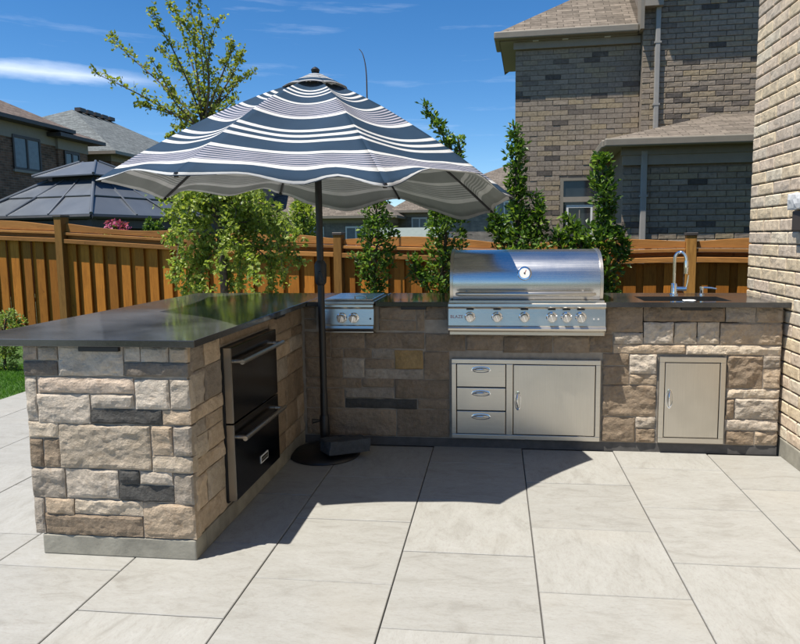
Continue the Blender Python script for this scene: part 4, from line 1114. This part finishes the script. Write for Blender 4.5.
# bare curved stem rising behind the umbrella's top
sp = spline([at(370, 240, 8.0), at(368, 160, 8.0), at(367, 95, 8.0), at(366, 70, 8.0), at(363, 55, 8.0), at(359, 49, 8.0)], 6)
sp = [Vector((sp[0].x, 8.0, ground_z(sp[0].x, 8.0)-.02))] + sp
tag(MB().tube(sp, taper(sp, .012, .004), 6).build('bare_stem', TWIG, smooth=True, fix=False), 'thin bare curved stem rising behind the top of the umbrella', 'plant stem')

# ------------------------------------------------------------------ houses
def roof_face(pts, thick=.06):
    """roof plane with UVs in metres (u along the eave, v up the slope); first two points are the eave"""
    pts = [Vector(p) for p in pts]; u = (pts[1]-pts[0]).normalized(); n = u.cross(pts[-1]-pts[0]).normalized(); v = n.cross(u)
    return pts, [((p-pts[0]).dot(u), (p-pts[0]).dot(v)) for p in pts]
def roof_mesh(faces):
    vs, fs, uv = [], [], []
    for f in faces:
        p, u = roof_face(f); b = len(vs); vs += [tuple(q) for q in p]; fs.append(tuple(range(b, b+len(p)))); uv.append(u)
    me = bpy.data.meshes.new('roof'); me.from_pydata(vs, [], fs); ul = me.uv_layers.new(name='UVMap')
    for poly, u in zip(me.polygons, uv):
        for li, q in zip(poly.loop_indices, u): ul.data[li].uv = q
    return me
def put(root, me, name, mat, parent=None):
    o = link(name, me, mat, parent or root)
    return o
def hip_house(name, label, loc, rz, w, d, zb, ze, zr, wallm, roofm, ov=.45, ridge=None, windows=(), group=None, vents=0, frieze=.35, frame_mat=None):
    """local: front wall on y=0 from x=0..w, depth d; windows: (x0,x1,z0,z1) on the front, ('S',y0,y1,z0,z1) on the x=w side"""
    r = empty(name, (*loc, 0), rz, label, 'house', group)
    MB().box(0, w, 0, d, zb, ze).build('wall', wallm, r)
    MB().box(-.03, w+.03, -.03, d+.03, ze-frieze, ze-.02).build('frieze', TRIM_L, r)
    run = min(w, d)/2+ov; 
    if w >= d: R0, R1 = (-ov+run, d/2), (w+ov-run, d/2)
    else: R0, R1 = (w/2, -ov+run), (w/2, d+ov-run)
    e = [(-ov, -ov, ze), (w+ov, -ov, ze), (w+ov, d+ov, ze), (-ov, d+ov, ze)]
    a, b = (*R0, zr), (*R1, zr)
    if w >= d: faces = [(e[0], e[1], b, a), (e[1], e[2], b), (e[2], e[3], a, b), (e[3], e[0], a)]
    else: faces = [(e[0], e[1], a), (e[1], e[2], b, a), (e[2], e[3], b), (e[3], e[0], a, b)]
    rf_ = put(r, roof_mesh(faces), 'roof', roofm)
    MB().box(-ov-.04, w+ov+.04, -ov-.04, d+ov+.04, ze-.13, ze-.004).build('eave', TRIM_D if roofm in (SHINGLE_BROWN,) else TRIM, r)
    for k in range(vents):
        t = (k+.6)/vents; x = a[0]+(b[0]-a[0])*t; y = a[1]+(b[1]-a[1])*t
        MB().box(x-.22, x+.22, y-.32, y-.02, zr-.05, zr+.13).build('roof_vent', TRIM_D, rf_)
    for wdw in windows:
        side = wdw[0] == 'S'
        x0, x1, z0, z1 = wdw[1:] if side else wdw
        def bx(name, mat, a0, a1, n0, n1, c0, c1, par):
            if side: return MB().box(w-n1, w-n0, a0, a1, c0, c1).build(name, mat, par)
            return MB().box(a0, a1, n0, n1, c0, c1).build(name, mat, par)
        fm_ = frame_mat or TRIM_D
        W_ = bx('window', GLASS, x0, x1, -.025, .02, z0, z1, r)
        bx('sill', TRIM_L, x0-.06, x1+.06, -.07, -.002, z0-.09, z0-.002, W_)
        npan = max(2, int((x1-x0)/.45)); pw = (x1-x0)/npan
        for q in range(npan+1): bx('mullion', fm_, x0+q*pw-.035, x0+q*pw+.035, -.06, -.026, z0, z1, W_)
        for q in range(npan): bx('pane', CURTAIN, x0+q*pw+.04, x0+(q+1)*pw-.04, -.034, -.027, z0+.08, z1-.08, W_)
        bx('head', fm_, x0-.02, x1+.02, -.061, -.027, z1-.07, z1+.02, W_); bx('rail', fm_, x0-.02, x1+.02, -.0605, -.027, z0-.0, z0+.06, W_)
    return r

# two-storey taupe brick house behind the fence on the right
HB = Vector((.318, 12.0, 0)); HA = rad(-3)
hb = empty('brick_house', HB, HA, 'two-storey taupe brick house with downspouts behind the right fence', 'house')
def hbx(name, mat, *a, parent=None, **k): return MB().box(*a).build(name, mat, parent or hb, **k)
zE = 4.82
hbx('wall_core', MORTAR_FAR, .012, 2.10, .012, 2.0, -.6, zE)
hbx('wall_core', MORTAR_FAR, 2.11, 7.5, -.188, 6, -.6, 9.0)
hbx('wall_core', MORTAR_FAR, 1.622, 7.5, -1.888, -.19, -.6, 2.72)
flist = []; CBF, LBF = .0865, .262
def coursing(x0, x1, y, z0, z1, skip=None):
    r = 0; z = z0
    while z < z1-.03:
        x = x0 - (LBF/2 if r % 2 else 0)
        while x < x1-.03:
            a, b = max(x, x0), min(x+LBF, x1)
            if b-a > .05 and not (skip and a < skip[1]-.01 and b > skip[0]+.01 and z+CBF > skip[2] and z < skip[3]-.02):
                flist.append((a, b, y, z))
            elif skip and b-a > .05:
                for a2, b2 in ((a, min(b, skip[0])), (max(a, skip[1]), b)):
                    if b2-a2 > .04: flist.append((a2, b2, y, z))
            x += LBF
        z += CBF; r += 1
WIN = (.80, 2.02, .60, 2.46)
coursing(0, 2.11, 0, .35, zE-.14, WIN); coursing(2.11, 4.6, -.20, .35, 6.6); coursing(1.61, 4.4, -1.90, .35, 2.45)
jf = .010; cacheF = {}; rfb = random.Random(9)
def bscore(b):
    a, c, y, z = b
    P = hb.matrix_basis @ Vector(((a+c)/2, y, z)); p = P-CAM; zc = p.dot(FWD); u = PCX+F_PX*p.dot(RGT)/zc; v = PCY-F_PX*p.dot(UPV)/zc
    if u > 752 or v < 0 or v > 247: return -1
    if y > -.1 and a > 1.3 and v > 150: return -.5
    return (c-a)/zc
MH = Matrix.Translation(HB) @ Matrix.Rotation(HA, 4, 'Z'); hb.matrix_basis = MH
order = sorted(flist, key=bscore, reverse=True); top = order[:300]; rest = MB()
for i, (a, c, y, z) in enumerate(order):
    L = round(c-a-jf, 3)
    if L < .02: continue
    prof = rfb.uniform(-.003, .004)
    if i < 300:
        if L not in cacheF: cacheF[L] = brick_mesh(L, CBF-jf, .03, len(cacheF), .003, 5).mesh('brick', fix=False)
        o = link('brick', cacheF[L], BRICK_FAR, hb); o.location = (a+jf/2, y+prof, z)
    else:
        y_ = y+prof; H = CBF-jf; x0, x1 = a+jf/2, c-jf/2
        rest.add([(x0, y_, z), (x1, y_, z), (x1, y_, z+H), (x0, y_, z+H), (x0, y_+.03, z), (x1, y_+.03, z), (x1, y_+.03, z+H), (x0, y_+.03, z+H)],
                 [(0, 1, 2, 3), (0, 4, 5, 1), (1, 5, 6, 2), (2, 6, 7, 3), (3, 7, 4, 0)])
tag(rest.build('brickwork', BRICK_FAR_I, hb, fix=False), kind='stuff')
# upper hip roof and its gutter
OV = .30; OF = .16; sl = .68
e0 = (-OV, -OF, zE+.13); e1 = (2.02, -OF, zE+.13); k_ = 3.2
put(hb, roof_mesh([(e0, e1, (2.02, k_-OV, zE+.13+k_*sl), (-OV+k_, k_-OV, zE+.13+k_*sl)), ((-OV, k_-OV, zE+.13), e0, (-OV+k_, k_-OV, zE+.13+k_*sl))]), 'roof', SHINGLE_TAUPE)
hbx('soffit', TRIM, -OV+.04, 2.04, -OF+.04, 2.0, zE-.02, zE+.03)
hbx('gutter', TRIM, -OV-.06, 2.04, -OF-.09, -OF+.039, zE+.0, zE+.125, bevel=.02); hbx('gutter', TRIM, -OV-.058, -OV+.039, -OF+.04, .6, zE+.0, zE+.122, bevel=.02)
hbx('frieze', TRIM_L, -.03, 2.10, -.06, .0, zE-.14, zE-.021)
for x in (.35, .85, 1.55): hbx('soffit_light', WHITE, x-.05, x+.05, -.115, -.065, zE-.026, zE-.0205)
hbx('corner_trim', TRIM, 2.045, 2.105, -.36, 0, zE-.0, 7.5); hbx('rake_soffit', TRIM_L, 2.106, 2.40, -.37, -.2005, zE+.35, 7.5)
# upper eave of the taller block (above the picture) that shades it
hbx('soffit', TRIM, 1.9, 7.6, -.20-.58, 6.2, 6.62, 6.72)
put(hb, roof_mesh([((1.85, -.80, 6.74), (7.6, -.80, 6.74), (7.6, 3, 9.0), (4.2, 3, 9.0)), ((1.85, 6, 6.74), (1.85, -.80, 6.74), (4.2, 3, 9.0), (4.2, 6, 9.0))]), 'roof', SHINGLE_TAUPE)
# downspouts
hbx('downspout', GALV, 2.30, 2.38, -.285, -.205, 3.1, 6.6, bevel=.012)
for z in (3.6, 4.6, 5.6): hbx('strap', GALV, 2.285, 2.395, -.29, -.2055, z, z+.03)
hbx('downspout', GALV, 1.86, 1.945, -1.99, -1.906, -.2, 2.66, bevel=.012)
for z in (1.0, 2.0): hbx('strap', GALV, 1.845, 1.96, -1.995, -1.9065, z, z+.03)
# lower wing: hip roof, gutter, frieze
zW, o2, s2 = 2.70, .23, .31
k2 = 1.9+o2-.2
c0 = (1.61-o2, -1.9-o2, zW+.125); c1 = (7.6, -1.9-o2, zW+.125)
put(hb, roof_mesh([(c0, c1, (7.6, -.21, zW+.125+k2*s2), (1.61-o2+k2, -.21, zW+.125+k2*s2)), ((1.61-o2, .0, zW+.125), c0, (1.61-o2+k2, -.21, zW+.125+k2*s2), (1.61-o2+k2, .0, zW+.125+k2*s2))]), 'roof', SHINGLE_TAUPE)
hbx('soffit', TRIM_L, 1.61-o2+.04, 7.6, -1.9-o2+.04, -.01, zW+.03, zW+.06)
hbx('gutter', TRIM, 1.61-o2-.06, 7.6, -1.9-o2-.09, -1.9-o2+.039, zW+.0, zW+.118, bevel=.02); hbx('gutter', TRIM, 1.61-o2-.09, 1.61-o2+.039, -1.9-o2+.04, -.01, zW+.0, zW+.115, bevel=.02)
hbx('frieze', TRIM_L, 1.60, 7.5, -1.96, -1.905, zW-.24, zW+.03); hbx('frieze', TRIM, 1.58, 7.5, -1.985, -1.903, zW-.10, zW+.029)
# patio door with transom
wx0, wx1, wz0, wz1 = WIN
wd_ = hbx('window', GLASS, wx0, wx1, .002, .011, wz0, wz1)
for a in ((wx0, wx0+.055), (wx1-.055, wx1)): hbx('jamb', TRIM, a[0], a[1], -.03, .001, wz0, wz1, parent=wd_)
hbx('head', TRIM, wx0+.055, wx1-.055, -.03, .001, wz1-.05, wz1, parent=wd_); hbx('transom_bar', TRIM_L, wx0+.055, wx1-.055, -.045, .001, wz1-.42, wz1-.33, parent=wd_)
for a in ((wx0+.11, wx0+.56), (wx0+.66, wx1-.09)):
    hbx('sash', WHITE, a[0], a[1], -.022, .0005, wz1-.52, wz1-.47, parent=wd_); hbx('sash', WHITE, a[0], a[0]+.035, -.022, .0005, wz0+.1, wz1-.52, parent=wd_); hbx('sash', WHITE, a[1]-.035, a[1], -.022, .0005, wz0+.1, wz1-.52, parent=wd_)
    hbx('muntin', TRIM_L, (a[0]+a[1])/2-.008, (a[0]+a[1])/2+.008, -.012, .0005, wz0+.1, wz1-.52, parent=wd_)
hbx('post', TRIM, wx0+.565, wx0+.655, -.028, .0008, wz0, wz1-.42, parent=wd_)

# brown brick house at the far left, and a grey-roofed one behind it
hip_house('brick_house', 'brown brick house with dark framed window at the far left edge', (-15.70, 12.0), rad(90), 10.35, 9.5, -.6, 5.42, 8.1, BRICKTEX_BROWN, SHINGLE_BROWN, ov=.45, windows=((8.2, 9.45, 3.80, 4.90), (4.0, 5.2, 3.80, 4.90)), frieze=.62)
hip_house('brick_house', 'set-back brown brick wing with small window beside the far left house', (-15.62, 22.36), rad(90), 1.7, 7, -.6, 5.22, 5.75, BRICKTEX_BROWN, SHINGLE_BROWN, ov=.45, windows=((.32, 1.12, 4.05, 4.68),), frieze=.5)
hip_house('shingled_house', 'grey-shingled house roof with ridge vents between brown house and umbrella', (-15.6, 24.0+1.6), rad(90), 12.5, 9.4, -.6, 5.0, 7.7, BRICKTEX_BROWN, SHINGLE_GREY, ov=.5, vents=5)
hip_house('shingled_house', 'lower grey hip roof just right of the vented grey roof', (-13.4, 33.5), rad(90), 6.0, 7.0, -.6, 4.9, 6.9, BRICKTEX_GREY, SHINGLE_GREY, ov=.5, vents=1)
# more distant houses behind the centre
hip_house('shingled_house', 'distant tan-roofed house with ridge vents right of the umbrella', (-2.6, 34), rad(-4), 9.0, 8, -.8, 3.75, 5.75, BRICKTEX_GREY, SHINGLE_TAN, vents=4, windows=((2.6, 3.4, 1.6, 3.2), (4.2, 4.9, 1.6, 3.2)), frame_mat=WHITE)
hip_house('shingled_house', 'distant grey brick house seen below the umbrella beside the columnar shrub', (-11.0, 33), rad(0), 5.6, 7, -.8, 2.55, 4.6, BRICKTEX_GREY, SHINGLE_TAN, windows=((1.2, 2.2, .5, 2.0), (3.4, 4.4, .5, 2.0)), frame_mat=WHITE)
hip_house('shingled_house', 'distant low house with pale window frames left of the broad shrub', (-5.4, 36), rad(2), 5.5, 7, -.8, 2.9, 5.0, BRICKTEX_GREY, SHINGLE_TAN, windows=((.8, 1.6, 1.0, 2.5), (2.4, 3.2, 1.0, 2.5)), frame_mat=WHITE)
hip_house('brick_house', 'distant brick house glimpsed between birch foliage and umbrella pole', (-19, 38), rad(3), 7.5, 7, -.8, 3.2, 5.6, BRICKTEX_BROWN, SHINGLE_TAN, windows=((1.5, 2.4, .8, 2.4), (4.6, 5.5, .8, 2.4)), frame_mat=WHITE)
# garden shed with a pale green roof
SHG = simple('pale_green_roof', (.17, .205, .19), .6); SHW = simple('shed_grey', (.30, .31, .31), .7)
p = at(412, 245, 20); shd = empty('garden_shed', (p.x-1.3, 20, -.4), rad(-6), 'small grey garden shed with pale green roof beyond the fence', 'shed')
MB().box(0, 2.3, 0, 1.8, 0, 1.62).build('wall', SHW, shd)
MB().add([(-.15, -.15, 1.60), (2.45, -.15, 1.60), (2.2, .9, 2.15), (-.05, .9, 2.15), (-.15, 1.95, 1.60), (2.45, 1.95, 1.60)], [(0, 1, 2, 3), (3, 2, 5, 4), (0, 3, 4), (1, 5, 2)]).build('roof', SHG, shd, fix=False)
MB().box(1.2, 2.0, -.03, .0, .05, 1.45).build('door', TRIM_D, shd)

# ------------------------------------------------------------------ gazebo
GZM = simple('grey_metal_roof', (.115, .13, .15), .42, .25, var=.06, scale=2); GZD = simple('charcoal_metal', (.03, .033, .037), .5, var=.08)
gc = Vector((-9.278, 14.3, 0))
gz = empty('gazebo', (gc.x, 14.3, -.4), rad(76), 'gazebo with two-tier grey metal roof beyond the left fence', 'gazebo')
GW, GD = 4.0, 4.2; g0 = 2.44; GP = 3.0
def gzp(mb, name, mat, parent=None, **k): return mb.build(name, mat, parent or gz, **k)
cxg, cyg = GW/2, GD/2; tw, td = .62, .78
E_ = [(0, 0), (GW, 0), (GW, GD), (0, GD)]; T_ = [(cxg-tw, cyg-td), (cxg+tw, cyg-td), (cxg+tw, cyg+td), (cxg-tw, cyg+td)]
zt_ = 3.38
for k in range(4):
    a, b = E_[k], E_[(k+1) % 4]; c, d = T_[(k+1) % 4], T_[k]
    # three stepped sheets on each slope
    for st in range(2):
        f0, f1 = st/2, (st+1)/2 + .015
        def P_(e, t, f, dz=0): return (e[0]+(t[0]-e[0])*f, e[1]+(t[1]-e[1])*f, g0+(zt_-g0)*f+dz)
        vs = [P_(a, d, f0, .02*st+.025), P_(b, c, f0, .02*st+.025), P_(b, c, min(1, f1), .02*st), P_(a, d, min(1, f1), .02*st)]
        vs2 = [(x, y, z-.02) for x, y, z in vs]
        gzp(MB().add(vs+vs2, [(0, 1, 2, 3), (7, 6, 5, 4), (0, 4, 5, 1), (1, 5, 6, 2), (2, 6, 7, 3), (3, 7, 4, 0)]), 'roof_panel', GZM)
    gzp(MB().tube([P_(a, d, 0, .035), P_(a, d, 1, .05)], .04, 8), 'hip_rib', GZM)
    for q in (.35, .68):
        ea = (a[0]+(b[0]-a[0])*q, a[1]+(b[1]-a[1])*q); ta = (d[0]+(c[0]-d[0])*q, d[1]+(c[1]-d[1])*q)
        gzp(MB().tube([P_(ea, ta, 0, .035), P_(ea, ta, 1, .045)], .024, 6), 'seam_rib', GZM)
    gzp(MB().tube([(a[0], a[1], g0-.04), (b[0], b[1], g0-.04)], .055, 6), 'eave_beam', GZD)
    ia, ib = (a[0]+(.18 if a[0] == 0 else -.18), a[1]+(.18 if a[1] == 0 else -.18)), (b[0]+(.18 if b[0] == 0 else -.18), b[1]+(.18 if b[1] == 0 else -.18))
    gzp(MB().box(min(ia[0], ib[0])-.05, max(ia[0], ib[0])+.05, min(ia[1], ib[1])-.05, max(ia[1], ib[1])+.05, g0-.30-.003*k, g0-.10-.003*k), 'beam', GZD)
    gzp(MB().box(ia[0]-.07, ia[0]+.07, ia[1]-.07, ia[1]+.07, 0, g0-.05), 'post', GZD)
    for (dx_, dy_) in ((1, 0), (0, 1)):
        sx = dx_*(1 if a[0] == 0 else -1); sy = dy_*(1 if a[1] == 0 else -1)
        gzp(MB().tube([(ia[0], ia[1], g0-.85), (ia[0]+sx*.5, ia[1]+sy*.5, g0-.28)], .035, 6), 'brace', GZD)
gzp(MB().box(cxg-tw+.06, cxg+tw-.06, cyg-td+.06, cyg+td-.06, zt_-.06, zt_+.13), 'vent_collar', GZD)
u0 = zt_+.13; ub = [(cxg-tw*1.42, cyg-td*1.35), (cxg+tw*1.42, cyg-td*1.35), (cxg+tw*1.42, cyg+td*1.35), (cxg-tw*1.42, cyg+td*1.35)]
ut = [(cxg-.05, cyg-.28), (cxg+.05, cyg-.28), (cxg+.05, cyg+.28), (cxg-.05, cyg+.28)]
for k in range(4):
    a, b = ub[k], ub[(k+1) % 4]; c, d = ut[(k+1) % 4], ut[k]
    vs = [(*a, u0), (*b, u0), (*c, u0+.42), (*d, u0+.42)]; vs2 = [(x, y, z-.03) for x, y, z in vs]
    gzp(MB().add(vs+vs2, [(0, 1, 2, 3), (7, 6, 5, 4), (0, 4, 5, 1), (1, 5, 6, 2), (2, 6, 7, 3), (3, 7, 4, 0)]), 'upper_roof_panel', GZM)
    gzp(MB().tube([(*a, u0+.012), (*d, u0+.43)], .035, 8), 'hip_rib', GZM)
